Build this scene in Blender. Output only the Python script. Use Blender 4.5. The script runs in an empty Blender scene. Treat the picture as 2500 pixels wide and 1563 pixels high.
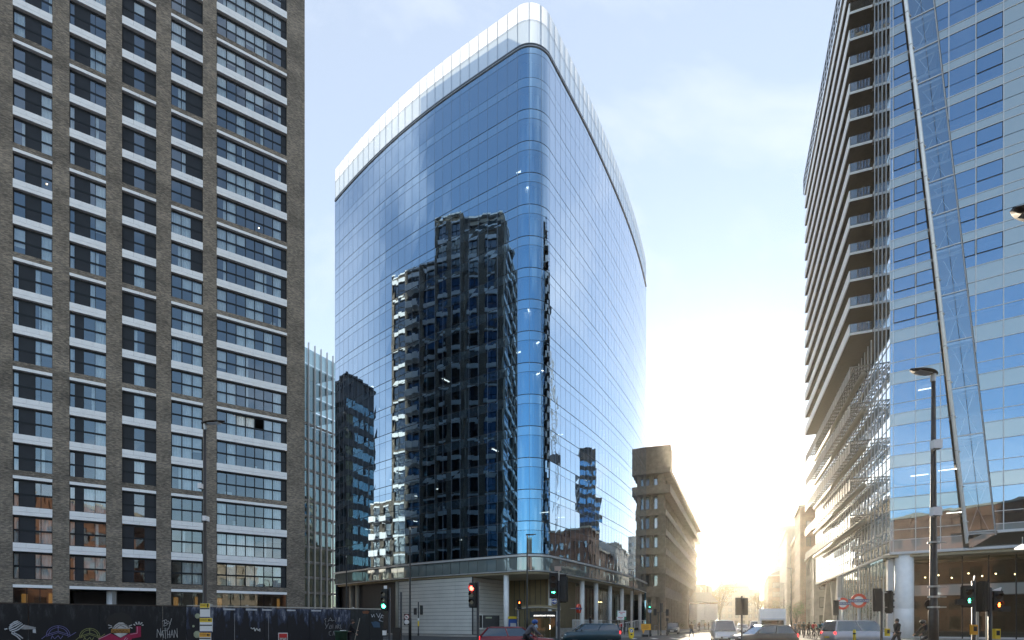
import bpy, math, random
from mathutils import Vector, Matrix
R = math.radians
SC = bpy.context.scene
COL = SC.collection
rnd = random.Random(7)
FPX, CX, HY, EYE = 1350.0, 1250.0, 1522.0, 1.6     # focal length, centre column, horizon row (photo pixels), eye height (m)

# ------------------------------------------------------------------ camera, sky, sun, exposure
cam = bpy.data.cameras.new('camera'); camo = bpy.data.objects.new('camera', cam); COL.objects.link(camo)
camo.location = (0, 0, EYE); camo.rotation_euler = (R(90), 0, 0)
cam.sensor_width = 36.0; cam.lens = 36.0 * FPX / 2500.0; cam.shift_y = (HY - 781.5) / 2500.0
cam.clip_start = 0.1; cam.clip_end = 6000
SC.camera = camo
SUN_AZ, SUN_EL = 19.0, 9.0                          # degrees right of straight ahead, above the horizon
world = bpy.data.worlds.new('World'); SC.world = world; world.use_nodes = True
def setup_world():
    nt = world.node_tree; N = nt.nodes; L = nt.links; N.clear()
    out = N.new('ShaderNodeOutputWorld'); bg = N.new('ShaderNodeBackground'); bg.inputs[1].default_value = 0.15
    sky = N.new('ShaderNodeTexSky'); sky.sky_type = 'NISHITA'; sky.sun_disc = False
    sky.sun_elevation = R(SUN_EL); sky.sun_rotation = R(SUN_AZ)
    sky.altitude = 20; sky.air_density = 1.0; sky.dust_density = 0.15; sky.ozone_density = 2.2
    tc = N.new('ShaderNodeTexCoord'); sep = N.new('ShaderNodeSeparateXYZ'); L.new(tc.outputs['Generated'], sep.inputs[0])
    zz = N.new('ShaderNodeMath'); zz.operation = 'MAXIMUM'; L.new(sep.outputs[2], zz.inputs[0]); zz.inputs[1].default_value = 0.0
    za = N.new('ShaderNodeMath'); za.operation = 'ADD'; L.new(zz.outputs[0], za.inputs[0]); za.inputs[1].default_value = 0.22
    dx = N.new('ShaderNodeMath'); dx.operation = 'DIVIDE'; L.new(sep.outputs[0], dx.inputs[0]); L.new(za.outputs[0], dx.inputs[1])
    dy = N.new('ShaderNodeMath'); dy.operation = 'DIVIDE'; L.new(sep.outputs[1], dy.inputs[0]); L.new(za.outputs[0], dy.inputs[1])
    cb = N.new('ShaderNodeCombineXYZ'); L.new(dx.outputs[0], cb.inputs[0]); L.new(dy.outputs[0], cb.inputs[1])
    n1 = N.new('ShaderNodeTexNoise'); n1.inputs['Scale'].default_value = 1.15; n1.inputs['Detail'].default_value = 9; n1.inputs['Roughness'].default_value = 0.56
    n1.inputs['Distortion'].default_value = 0.5
    L.new(cb.outputs[0], n1.inputs['Vector'])
    rp = N.new('ShaderNodeValToRGB'); rp.color_ramp.elements[0].position = 0.50; rp.color_ramp.elements[1].position = 0.77
    rp.color_ramp.elements[0].color = (0.0, 0.0, 0.0, 1); rp.color_ramp.elements[1].color = (1, 1, 1, 1)
    L.new(n1.outputs['Fac'], rp.inputs[0])
    # thin high haze: thicker low down all round the horizon and towards the sun
    sd = Vector((math.sin(R(SUN_AZ)) * math.cos(R(SUN_EL)), math.cos(R(SUN_AZ)) * math.cos(R(SUN_EL)), math.sin(R(SUN_EL))))
    dot = N.new('ShaderNodeVectorMath'); dot.operation = 'DOT_PRODUCT'; L.new(tc.outputs['Generated'], dot.inputs[0]); dot.inputs[1].default_value = sd
    vs = N.new('ShaderNodeMapRange'); vs.interpolation_type = 'SMOOTHSTEP'; L.new(dot.outputs['Value'], vs.inputs[0]); vs.inputs[1].default_value = -.5; vs.inputs[2].default_value = .8; vs.inputs[3].default_value = .05; vs.inputs[4].default_value = .35
    h1 = N.new('ShaderNodeMath'); h1.operation = 'SUBTRACT'; h1.inputs[0].default_value = 1.0; L.new(zz.outputs[0], h1.inputs[1])
    h2 = N.new('ShaderNodeMath'); h2.operation = 'POWER'; L.new(h1.outputs[0], h2.inputs[0]); h2.inputs[1].default_value = 5.0
    hv = N.new('ShaderNodeMath'); hv.operation = 'MULTIPLY_ADD'; L.new(h2.outputs[0], hv.inputs[0]); hv.inputs[1].default_value = 0.22; L.new(vs.outputs[0], hv.inputs[2])
    veil = N.new('ShaderNodeMath'); veil.operation = 'MULTIPLY_ADD'; veil.use_clamp = True; L.new(rp.outputs[0], veil.inputs[0]); veil.inputs[1].default_value = 0.60; L.new(hv.outputs[0], veil.inputs[2])
    # cloud light: brighter opposite the sun, raised there to fill the shaded fronts
    mr = N.new('ShaderNodeMapRange'); L.new(dot.outputs['Value'], mr.inputs[0]); mr.inputs[1].default_value = -1; mr.inputs[2].default_value = 1
    mr.inputs[3].default_value = 7.2; mr.inputs[4].default_value = 3.7
    cc = N.new('ShaderNodeVectorMath'); cc.operation = 'SCALE'; cc.inputs[0].default_value = (0.97, 0.99, 1.04); L.new(mr.outputs[0], cc.inputs['Scale'])
    mx = N.new('ShaderNodeMix'); mx.data_type = 'RGBA'; L.new(veil.outputs[0], mx.inputs[0]); L.new(sky.outputs[0], mx.inputs[6]); L.new(cc.outputs[0], mx.inputs[7])
    L.new(mx.outputs[2], bg.inputs[0]); L.new(bg.outputs[0], out.inputs[0])
setup_world()
sun = bpy.data.lights.new('sun', 'SUN'); sun.energy = 3.6; sun.angle = R(0.6); sun.color = (1.0, 0.86, 0.66)
suno = bpy.data.objects.new('sun', sun); COL.objects.link(suno)
suno.rotation_euler = (R(90 - SUN_EL), 0, R(180 - SUN_AZ)); suno.location = (60, 200, 120)
SC.view_settings.view_transform = 'Standard'; SC.view_settings.look = 'None'; SC.view_settings.gamma = 1.0
SC.view_settings.use_curve_mapping = False
SC.view_settings.exposure = 1.2
SC.cycles.use_denoising = True
SC.cycles.max_bounces = 10; SC.cycles.glossy_bounces = 5; SC.cycles.transparent_max_bounces = 16; SC.cycles.transmission_bounces = 4
SC.cycles.diffuse_bounces = 3; SC.cycles.sample_clamp_indirect = 6.0; SC.cycles.caustics_reflective = False; SC.cycles.caustics_refractive = False

# ------------------------------------------------------------------ helpers
def P(px, py, Y): return Vector(((px - CX) / FPX * Y, Y, EYE + (HY - py) / FPX * Y))
def PX(px, Y): return (px - CX) / FPX * Y
def to_px(p): return (CX + FPX * p[0] / max(p[1], .1), HY - FPX * (p[2] - EYE) / max(p[1], .1))

class MB:
    """collects faces; build() links them as one mesh object"""
    def __init__(self, smooth=False): self.v = []; self.f = []; self.m = []; self.smooth = smooth; self.mi = 0
    def add(self, vs, fs):
        o = len(self.v); self.v += [tuple(p) for p in vs]; self.f += [tuple(i + o for i in f) for f in fs]; self.m += [self.mi] * len(fs)
    def quad(self, a, b, c, d): self.add([a, b, c, d], [(0, 1, 2, 3)])
    def box(self, x0, x1, y0, y1, z0, z1):
        self.add([(x, y, z) for z in (z0, z1) for y in (y0, y1) for x in (x0, x1)],
                 [(0, 2, 3, 1), (4, 5, 7, 6), (0, 1, 5, 4), (2, 6, 7, 3), (0, 4, 6, 2), (1, 3, 7, 5)])
    def hexa(self, b, t):   # bottom ring of 4 (anticlockwise from above), top ring of 4
        self.add(list(b) + list(t), [(3, 2, 1, 0), (4, 5, 6, 7), (0, 1, 5, 4), (1, 2, 6, 5), (2, 3, 7, 6), (3, 0, 4, 7)])
    def prism(self, poly, z0, z1):   # poly anticlockwise
        n = len(poly)
        self.add([(p[0], p[1], z0) for p in poly] + [(p[0], p[1], z1) for p in poly],
                 [tuple(range(n - 1, -1, -1)), tuple(range(n, 2 * n))] + [(i, (i + 1) % n, n + (i + 1) % n, n + i) for i in range(n)])
    def tube(self, p0, p1, r0, r1=None, n=8, caps=True):
        r1 = r0 if r1 is None else r1; p0 = Vector(p0); p1 = Vector(p1); d = p1 - p0
        if d.length < 1e-6: return
        d.normalize(); a = d.orthogonal().normalized(); b = d.cross(a)
        vs = [p + (a * math.cos(2 * math.pi * i / n) + b * math.sin(2 * math.pi * i / n)) * r for p, r in ((p0, r0), (p1, r1)) for i in range(n)]
        fs = [(i, (i + 1) % n, n + (i + 1) % n, n + i) for i in range(n)]
        if caps: fs += [tuple(range(n - 1, -1, -1)), tuple(range(n, 2 * n))]
        self.add(vs, fs)
    def path(self, pts, r, n=6):
        for a, b in zip(pts, pts[1:]): self.tube(a, b, r, r, n)
    def lathe(self, prof, c=(0, 0, 0), n=16):   # prof: (radius, z)
        vs = []; fs = []
        for r, z in prof: vs += [(c[0] + r * math.cos(2 * math.pi * i / n), c[1] + r * math.sin(2 * math.pi * i / n), c[2] + z) for i in range(n)]
        for k in range(len(prof) - 1): fs += [(k * n + i, k * n + (i + 1) % n, (k + 1) * n + (i + 1) % n, (k + 1) * n + i) for i in range(n)]
        fs += [tuple(range(n - 1, -1, -1)), tuple(range((len(prof) - 1) * n, len(prof) * n))]
        self.add(vs, fs)
    def ball(self, c, r, n=10, m=6, s=(1, 1, 1)):
        vs = [(c[0], c[1], c[2] - r * s[2])]; fs = []
        for k in range(1, m):
            t = math.pi * k / m
            vs += [(c[0] + s[0] * r * math.sin(t) * math.cos(2 * math.pi * i / n), c[1] + s[1] * r * math.sin(t) * math.sin(2 * math.pi * i / n), c[2] - s[2] * r * math.cos(t)) for i in range(n)]
        vs.append((c[0], c[1], c[2] + r * s[2]))
        fs += [(0, 1 + (i + 1) % n, 1 + i) for i in range(n)]
        for k in range(m - 2): fs += [(1 + k * n + i, 1 + k * n + (i + 1) % n, 1 + (k + 1) * n + (i + 1) % n, 1 + (k + 1) * n + i) for i in range(n)]
        fs += [(len(vs) - 1, 1 + (m - 2) * n + i, 1 + (m - 2) * n + (i + 1) % n) for i in range(n)]
        self.add(vs, fs)
    def disc(self, c, r, ax='y', t=0.02, n=20):   # a thin round plate facing along -y (or x)
        c = Vector(c); d = Vector((0, 1, 0)) if ax == 'y' else Vector((1, 0, 0))
        self.tube(c - d * t / 2, c + d * t / 2, r, r, n)
    def ring(self, c, r0, r1, t=0.03, n=28):       # annulus plate facing y
        vs = []
        for y in (-t / 2, t / 2):
            for r in (r0, r1): vs += [(c[0] + r * math.cos(2 * math.pi * i / n), c[1] + y, c[2] + r * math.sin(2 * math.pi * i / n)) for i in range(n)]
        fs = []
        for i in range(n):
            j = (i + 1) % n
            fs += [(i, n + i, n + j, j), (2 * n + i, 2 * n + j, 3 * n + j, 3 * n + i), (n + i, 3 * n + i, 3 * n + j, n + j), (i, j, 2 * n + j, 2 * n + i)]
        self.add(vs, fs)
    def build(self, name, mats, parent=None, org=(0, 0, 0), uv=False, **props):
        me = bpy.data.meshes.new(name)
        ox, oy, oz = org
        me.from_pydata([(x - ox, y - oy, z - oz) for x, y, z in self.v], [], self.f)
        for m in (mats if isinstance(mats, (list, tuple)) else [mats]): me.materials.append(m)
        if isinstance(mats, (list, tuple)) and len(mats) > 1: me.polygons.foreach_set('material_index', self.m)
        if self.smooth: me.polygons.foreach_set('use_smooth', [True] * len(self.f))
        if uv:
            l = me.uv_layers.new(name='UVMap').data
            for p in me.polygons:
                n = p.normal
                if abs(n.z) > .7:
                    for li in p.loop_indices: q = me.vertices[me.loops[li].vertex_index].co; l[li].uv = (q.x, q.y)
                else:
                    h = math.hypot(n.x, n.y); tx, ty = -n.y / h, n.x / h
                    for li in p.loop_indices: q = me.vertices[me.loops[li].vertex_index].co; l[li].uv = (q.x * tx + q.y * ty, q.z)
        me.update()
        o = bpy.data.objects.new(name, me); COL.objects.link(o)
        if parent is not None: o.parent = parent
        for k, x in props.items(): o[k] = x
        return o

class Frame:
    """a vertical wall: s along it, n outward, z up"""
    def __init__(self, o, d): self.o = Vector((o[0], o[1])); self.d = Vector(d).normalized(); self.n = Vector((self.d.y, -self.d.x))
    def p(self, s, n, z): q = self.o + self.d * s + self.n * n; return (q.x, q.y, z)
    def s_px(self, px):
        m = (px - CX) / FPX; return (m * self.o.y - self.o.x) / (self.d.x - m * self.d.y)
    def z_px(self, s, py): return EYE + (HY - py) / FPX * (self.o.y + self.d.y * s)
    def box(self, mb, s0, s1, n0, n1, z0, z1):
        mb.hexa([self.p(s0, n1, z0), self.p(s1, n1, z0), self.p(s1, n0, z0), self.p(s0, n0, z0)], [self.p(s0, n1, z1), self.p(s1, n1, z1), self.p(s1, n0, z1), self.p(s0, n0, z1)])
    def pane(self, mb, s0, s1, n, z0, z1, t=.02, jit=0.0):   # front and edges of a sheet
        j = [rnd.uniform(-jit, jit) for _ in range(4)]
        a = [self.p(s0, n + j[0], z0), self.p(s1, n + j[1], z0), self.p(s1, n + j[2], z1), self.p(s0, n + j[3], z1)]
        b = [self.p(s0, n - t, z0), self.p(s1, n - t, z0), self.p(s1, n - t, z1), self.p(s0, n - t, z1)]
        mb.add(a + b, [(0, 1, 2, 3), (1, 0, 4, 5), (2, 1, 5, 6), (3, 2, 6, 7), (0, 3, 7, 4)])
    def poly(self, mb, pts, n, t=.02):   # plate from (s, z) points, anticlockwise seen from outside
        k = len(pts); a = [self.p(s, n, z) for s, z in pts]; b = [self.p(s, n - t, z) for s, z in pts]
        mb.add(a + b, [tuple(range(k))] + [((i + 1) % k, i, k + i, k + (i + 1) % k) for i in range(k)])

def clip(poly, a, b, c):   # keep a*s + b*z <= c
    out = []
    for i, p in enumerate(poly):
        q = poly[(i + 1) % len(poly)]; fp = a * p[0] + b * p[1] - c; fq = a * q[0] + b * q[1] - c
        if fp <= 0: out.append(p)
        if (fp < 0 < fq) or (fq < 0 < fp): t = fp / (fp - fq); out.append((p[0] + (q[0] - p[0]) * t, p[1] + (q[1] - p[1]) * t))
    return out

class Pieces:
    """many alike pieces of one thing: the largest in the picture become objects, the rest one mesh"""
    def __init__(self, name, mats, parent, org, most=290, uv=False): self.a = []; self.name = name; self.mats = mats; self.parent = parent; self.org = org; self.most = most; self.uv = uv
    def add(self, mb, parent=None, key=0):
        xs = [to_px(v) for v in mb.v if v[1] > 1]
        ar = 0
        if xs:
            x0 = max(0, min(x for x, y in xs)); x1 = min(2500, max(x for x, y in xs)); y0 = max(0, min(y for x, y in xs)); y1 = min(1563, max(y for x, y in xs))
            ar = max(0, x1 - x0) * max(0, y1 - y0)
        self.a.append((ar if key == 0 else -1, mb, parent))
    def done(self):
        self.a.sort(key=lambda t: -t[0]); rest = MB()
        for i, (ar, mb, par) in enumerate(self.a):
            if i < self.most and ar > 8: mb.build(self.name, self.mats, par or self.parent, self.org, self.uv)
            else: o = len(rest.v); rest.v += mb.v; rest.f += [tuple(k + o for k in f) for f in mb.f]; rest.m += mb.m
        if rest.f: rest.build(self.name, self.mats, self.parent, self.org, self.uv, kind='stuff')

def thing(name, label, cat, loc=(0, 0, 0), rot=0.0, group=None):
    o = bpy.data.objects.new(name, None); COL.objects.link(o); o.location = loc; o.rotation_euler = (0, 0, rot); o.empty_display_size = .3
    o['label'] = label; o['category'] = cat
    if group: o['group'] = group
    return o
def tag(o, label, cat, group=None):
    o['label'] = label; o['category'] = cat
    if group: o['group'] = group
    return o
def kids(o): return [c for c in bpy.data.objects if c.parent == o]
def dup(root, loc, rot, label, group=None):
    def cp(o, par):
        c = o.copy(); COL.objects.link(c); c.parent = par
        for ch in kids(o): cp(ch, c)
        return c
    r = cp(root, None); r.location = loc; r.rotation_euler = (0, 0, rot); r['label'] = label
    if group: r['group'] = group
    return r

# ------------------------------------------------------------------ materials
def nmat(name):
    m = bpy.data.materials.new(name); m.use_nodes = True; nt = m.node_tree; nt.nodes.clear()
    out = nt.nodes.new('ShaderNodeOutputMaterial'); return m, nt.nodes, nt.links, out
def mat(name, col, rough=.6, metal=0.0, var=.12, scale=3.0, bump=.0, coord='Object', emit=None, estr=0, spec=.5, coat=0, streak=False):
    m, N, L, out = nmat(name); b = N.new('ShaderNodeBsdfPrincipled'); L.new(b.outputs[0], out.inputs[0])
    b.inputs['Roughness'].default_value = rough; b.inputs['Metallic'].default_value = metal; b.inputs['Specular IOR Level'].default_value = spec; b.inputs['Coat Weight'].default_value = coat
    tc = N.new('ShaderNodeTexCoord'); no = N.new('ShaderNodeTexNoise'); no.inputs['Scale'].default_value = scale; no.inputs['Detail'].default_value = 6
    if streak:
        mp = N.new('ShaderNodeMapping'); mp.inputs['Scale'].default_value = (1, 1, .12); L.new(tc.outputs[coord], mp.inputs[0]); L.new(mp.outputs[0], no.inputs['Vector'])
    else: L.new(tc.outputs[coord], no.inputs['Vector'])
    mr = N.new('ShaderNodeMapRange'); L.new(no.outputs['Fac'], mr.inputs[0]); mr.inputs[1].default_value = .3; mr.inputs[2].default_value = .7
    mr.inputs[3].default_value = 1 - var; mr.inputs[4].default_value = 1 + var
    vm = N.new('ShaderNodeVectorMath'); vm.operation = 'SCALE'; vm.inputs[0].default_value = col[:3]; L.new(mr.outputs[0], vm.inputs['Scale']); L.new(vm.outputs[0], b.inputs['Base Color'])
    if bump:
        bp = N.new('ShaderNodeBump'); bp.inputs['Strength'].default_value = bump; bp.inputs['Distance'].default_value = .02; L.new(no.outputs['Fac'], bp.inputs['Height']); L.new(bp.outputs[0], b.inputs['Normal'])
    if emit: b.inputs['Emission Color'].default_value = (*emit, 1); b.inputs['Emission Strength'].default_value = estr
    return m
def glow(name, col, s): return mat(name, (.02, .02, .02), .4, emit=col, estr=s)
def brick_mat(name, c1, c2, mortar, bw=.225, bh=.075, stain=.42):
    m, N, L, out = nmat(name); b = N.new('ShaderNodeBsdfPrincipled'); L.new(b.outputs[0], out.inputs[0]); b.inputs['Roughness'].default_value = .85
    tc = N.new('ShaderNodeTexCoord'); br = N.new('ShaderNodeTexBrick'); L.new(tc.outputs['UV'], br.inputs['Vector'])
    br.inputs['Scale'].default_value = 1; br.inputs['Brick Width'].default_value = bw; br.inputs['Row Height'].default_value = bh; br.inputs['Mortar Size'].default_value = .008
    br.inputs['Color1'].default_value = (*c1, 1); br.inputs['Color2'].default_value = (*c2, 1); br.inputs['Mortar'].default_value = (*mortar, 1); br.inputs['Bias'].default_value = -.1
    no = N.new('ShaderNodeTexNoise'); no.inputs['Scale'].default_value = .55; no.inputs['Detail'].default_value = 7; no.inputs['Roughness'].default_value = .65; L.new(tc.outputs['UV'], no.inputs['Vector'])
    n2 = N.new('ShaderNodeTexNoise'); n2.inputs['Scale'].default_value = 7; n2.inputs['Detail'].default_value = 3
    mp = N.new('ShaderNodeMapping'); mp.inputs['Scale'].default_value = (.6, 1.6, 1); L.new(tc.outputs['UV'], mp.inputs[0]); L.new(mp.outputs[0], n2.inputs['Vector'])
    n3 = N.new('ShaderNodeTexNoise'); n3.inputs['Scale'].default_value = .35; n3.inputs['Detail'].default_value = 2; m3 = N.new('ShaderNodeMapping'); m3.inputs['Scale'].default_value = (.12, 1.1, 1); L.new(tc.outputs['UV'], m3.inputs[0]); L.new(m3.outputs[0], n3.inputs['Vector'])
    a3 = N.new('ShaderNodeMath'); a3.operation = 'MULTIPLY_ADD'; L.new(n3.outputs['Fac'], a3.inputs[0]); a3.inputs[1].default_value = .9; a3.inputs[2].default_value = -.45
    a4 = N.new('ShaderNodeMath'); a4.operation = 'ADD'; L.new(a3.outputs[0], a4.inputs[0]); L.new(no.outputs['Fac'], a4.inputs[1])
    ad = N.new('ShaderNodeMath'); ad.operation = 'ADD'; L.new(a4.outputs[0], ad.inputs[0]); L.new(n2.outputs['Fac'], ad.inputs[1])
    mr = N.new('ShaderNodeMapRange'); L.new(ad.outputs[0], mr.inputs[0]); mr.inputs[1].default_value = .7; mr.inputs[2].default_value = 1.3; mr.inputs[3].default_value = 1 - stain; mr.inputs[4].default_value = 1 + stain
    vm = N.new('ShaderNodeVectorMath'); vm.operation = 'SCALE'; L.new(br.outputs['Color'], vm.inputs[0]); L.new(mr.outputs[0], vm.inputs['Scale']); L.new(vm.outputs[0], b.inputs['Base Color'])
    bp = N.new('ShaderNodeBump'); bp.inputs['Strength'].default_value = .6; bp.inputs['Distance'].default_value = .01; bp.invert = True; L.new(br.outputs['Fac'], bp.inputs['Height']); L.new(bp.outputs[0], b.inputs['Normal'])
    return m
def glass_mat(name, refl0, tint, through=(.5, .6, .7), body=None, wave=.0, refl1=1.0, power=3.0):
    """coated glass: mirror share rises from refl0 (head on) to refl1 (grazing); the rest is seen through (or hits a painted back)"""
    m, N, L, out = nmat(name)
    lw = N.new('ShaderNodeLayerWeight'); lw.inputs['Blend'].default_value = .5
    pw = N.new('ShaderNodeMath'); pw.operation = 'POWER'; L.new(lw.outputs['Facing'], pw.inputs[0]); pw.inputs[1].default_value = power
    mr = N.new('ShaderNodeMapRange'); L.new(pw.outputs[0], mr.inputs[0]); mr.inputs[3].default_value = refl0; mr.inputs[4].default_value = refl1
    g = N.new('ShaderNodeBsdfGlossy'); g.inputs['Roughness'].default_value = .0
    cm = N.new('ShaderNodeMix'); cm.data_type = 'RGBA'; L.new(pw.outputs[0], cm.inputs[0]); cm.inputs[6].default_value = (*tint, 1); cm.inputs[7].default_value = (.95, .96, 1, 1); L.new(cm.outputs[2], g.inputs['Color'])
    if body: t = N.new('ShaderNodeBsdfDiffuse'); t.inputs['Color'].default_value = (*body, 1)
    else: t = N.new('ShaderNodeBsdfTransparent'); t.inputs['Color'].default_value = (*through, 1)
    ms = N.new('ShaderNodeMixShader'); L.new(mr.outputs[0], ms.inputs[0]); L.new(t.outputs[0], ms.inputs[1]); L.new(g.outputs[0], ms.inputs[2]); L.new(ms.outputs[0], out.inputs[0])
    if wave:
        tc = N.new('ShaderNodeTexCoord'); no = N.new('ShaderNodeTexNoise'); no.inputs['Scale'].default_value = .55; no.inputs['Detail'].default_value = 1.5; L.new(tc.outputs['Object'], no.inputs['Vector'])
        bp = N.new('ShaderNodeBump'); bp.inputs['Strength'].default_value = wave; bp.inputs['Distance'].default_value = .03; L.new(no.outputs['Fac'], bp.inputs['Height']); L.new(bp.outputs[0], g.inputs['Normal'])
    return m
def frosted(name, col, refl=.25, clear=.26):
    m, N, L, out = nmat(name); tr = N.new('ShaderNodeBsdfTranslucent'); tr.inputs[0].default_value = (*col, 1); df = N.new('ShaderNodeBsdfDiffuse'); df.inputs[0].default_value = (*col, 1)
    tp = N.new('ShaderNodeBsdfTransparent'); tp.inputs[0].default_value = (.9, .95, .97, 1); gl = N.new('ShaderNodeBsdfGlossy'); gl.inputs['Roughness'].default_value = .03; gl.inputs[0].default_value = (.9, .95, 1, 1)
    a = N.new('ShaderNodeMixShader'); a.inputs[0].default_value = .35; b = N.new('ShaderNodeMixShader'); b.inputs[0].default_value = clear; c = N.new('ShaderNodeMixShader'); c.inputs[0].default_value = refl
    L.new(tr.outputs[0], a.inputs[1]); L.new(df.outputs[0], a.inputs[2]); L.new(a.outputs[0], b.inputs[1]); L.new(tp.outputs[0], b.inputs[2]); L.new(b.outputs[0], c.inputs[1]); L.new(gl.outputs[0], c.inputs[2]); L.new(c.outputs[0], out.inputs[0])
    return m

M = {}
M['brick'] = brick_mat('grey_brown_brick', (.31, .25, .19), (.115, .094, .078), (.14, .13, .12))
M['redbrick'] = brick_mat('red_brick', (.30, .13, .075), (.2, .085, .05), (.22, .18, .14))
M['palestone'] = mat('pale_stone', (.42, .38, .31), .8, var=.15, scale=1.2, bump=.2)
M['concrete'] = mat('brown_concrete', (.31, .245, .175), .85, var=.2, scale=1.4, bump=.3)
M['white'] = mat('white_panel', (.86, .85, .86), .45, var=.04, scale=1.5)
M['white2'] = mat('white_paint', (.87, .87, .87), .5, var=.05, scale=2)
M['dkframe'] = mat('dark_blue_grey_frame', (.012, .016, .021), .5, var=.1, spec=.25)
M['dkpanel'] = mat('dark_slate_panel', (.024, .027, .034), .45, var=.15, scale=1.0, spec=.25)
M['room'] = mat('room_plaster', (.24, .235, .23), .9, var=.1, scale=.4)
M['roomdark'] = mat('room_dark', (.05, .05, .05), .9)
M['curtain'] = mat('curtain_cloth', (.84, .86, .85), .9, var=.08)
M['wglass'] = glass_mat('window_glass', .21, (.78, .88, .97), (.70, .76, .79), wave=.12, power=2.5)
M['wglass2'] = glass_mat('window_glass_end', .12, (.75, .85, .95), body=(.012, .013, .015), power=2.5)
M['cglass'] = glass_mat('blue_coated_glass', .60, (.18, .44, .70), (.30, .40, .52), wave=.12, power=1.3)
M['cspan'] = glass_mat('blue_spandrel_glass', .60, (.23, .50, .75), body=(.03, .055, .085), wave=.12, power=1.3)
M['rglass'] = glass_mat('silver_blue_glass', .55, (.36, .54, .74), (.40, .48, .55), wave=.2, power=2.0)
M['gglass'] = glass_mat('green_office_glass', .32, (.34, .52, .58), (.30, .38, .38), wave=.15, power=2.2)
M['rspan'] = glass_mat('pale_spandrel_glass', .27, (.78, .88, .92), body=(.29, .32, .315), wave=.1, power=2.0)
M['strip'] = glass_mat('strip_glass', .34, (.55, .75, .95), (.75, .83, .86), power=2.2)
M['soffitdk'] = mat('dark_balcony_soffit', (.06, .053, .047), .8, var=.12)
M['clear'] = glass_mat('clear_glass', .12, (.9, .95, 1), (.72, .78, .78), power=2.5)
M['lobby'] = glass_mat('lobby_glass', .09, (.7, .8, .8), (.45, .50, .47), power=2.2)
M['bronze'] = glass_mat('bronze_glass', .14, (.7, .66, .55), body=(.085, .066, .035), power=2.2)
M['frostlow'] = frosted('pale_grey_crown_glass', (.60, .67, .69), .40, .40)
M['bmull'] = mat('blue_grey_mullion', (.16, .21, .28), .4, .4, var=.05)
M['shade'] = mat('brown_grey_sunshade_metal', (.20, .185, .165), .45, .3, var=.1)
M['frost'] = frosted('frosted_parapet_glass', (.86, .89, .90))
M['canopy'] = glass_mat('grey_canopy_glass', .22, (.8, .92, .95), body=(.19, .225, .225), power=2.4)
M['alu'] = mat('aluminium', (.62, .63, .64), .35, .7, var=.05)
M['alu2'] = mat('pale_grey_metal', (.55, .55, .56), .45, .2, var=.05)
M['dkmetal'] = mat('dark_joint_metal', (.035, .045, .06), .45, .3, var=.05)
M['black'] = mat('black_paint', (.016, .015, .015), .38, var=.15, scale=6)
M['blackm'] = mat('matt_black_plastic', (.012, .012, .012), .6, var=.1)
M['pole'] = mat('dark_brown_pole_paint', (.04, .032, .028), .45, var=.25, scale=8)
M['galv'] = mat('galvanised_steel', (.42, .42, .41), .4, .6, var=.1)
M['asphalt'] = mat('asphalt', (.055, .054, .053), .75, var=.25, scale=9, bump=.3)
M['paving'] = mat('paving_stone', (.25, .235, .215), .8, var=.18, scale=4, bump=.2)
M['kerb'] = mat('granite_kerb', (.33, .31, .28), .75, var=.15, scale=6)
M['marking'] = mat('road_paint', (.72, .71, .68), .6, var=.15, scale=10)
M['ymark'] = mat('yellow_road_paint', (.70, .50, .05), .6, var=.15, scale=10)
M['soffit'] = mat('soffit_panel', (.42, .36, .25), .7, var=.06)
M['wallpanel'] = mat('grey_wall_panel', (.66, .65, .62), .5, .1, var=.06, scale=.6)
M['dkwall'] = mat('charcoal_wall', (.055, .055, .062), .6, var=.08, scale=.6)
M['bronzewall'] = mat('bronze_wall', (.21, .17, .095), .5, .3, var=.12, scale=.8)
M['beige'] = mat('beige_column', (.36, .33, .27), .6, var=.06)
M['yellow'] = mat('yellow_sign', (.78, .55, .03), .5, var=.04)
M['orange'] = mat('orange_sign', (.80, .38, .03), .5, var=.04)
M['blue'] = mat('blue_sign', (.02, .09, .33), .4, var=.03)
M['navy'] = mat('navy_bar', (.02, .02, .14), .4, var=.03)
M['red'] = mat('red_sign', (.55, .03, .03), .4, var=.04)
M['rred'] = mat('vermilion_ring', (.62, .055, .02), .4, var=.04)
M['green'] = mat('green_sign', (.01, .20, .09), .45, var=.04)
M['ink'] = mat('black_ink', (.012, .012, .012), .6, var=.02)
M['signwhite'] = mat('white_sign', (.80, .80, .78), .5, var=.03)
M['binGreen'] = mat('green_plastic', (.035, .08, .05), .5, var=.1)
M['skin'] = mat('skin', (.42, .24, .16), .55, var=.06)
M['hair'] = mat('dark_hair', (.03, .02, .015), .6, var=.2, scale=30)
M['fair'] = mat('fair_hair', (.30, .19, .07), .6, var=.2, scale=30)
M['shoe'] = mat('black_leather', (.02, .018, .016), .5)
for nm, c in (('jk_black', (.018, .018, .02)), ('jk_red', (.42, .02, .025)), ('jk_grey', (.12, .12, .14)), ('jk_blue', (.30, .42, .55)), ('jk_brown', (.13, .075, .04)), ('tr_dark', (.025, .025, .032)), ('tr_jean', (.045, .06, .10)), ('jk_teal', (.03, .10, .11)), ('tr_beige', (.32, .26, .19))):
    M[nm] = mat(nm + '_cloth', c, .9, var=.18, scale=12)
M['tyre'] = mat('tyre_rubber', (.015, .015, .015), .8)
M['rim'] = mat('alloy_rim', (.5, .5, .52), .3, .9)
M['carglass'] = glass_mat('car_glass', .12, (.9, .95, 1), body=(.012, .014, .016), power=2.2)
M['lampglass'] = glass_mat('headlamp_glass', .25, (1, 1, 1), body=(.6, .6, .6), power=2)
M['tail'] = mat('tail_lamp_red', (.5, .01, .01), .25, emit=(1, .02, .02), estr=3.0)
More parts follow.
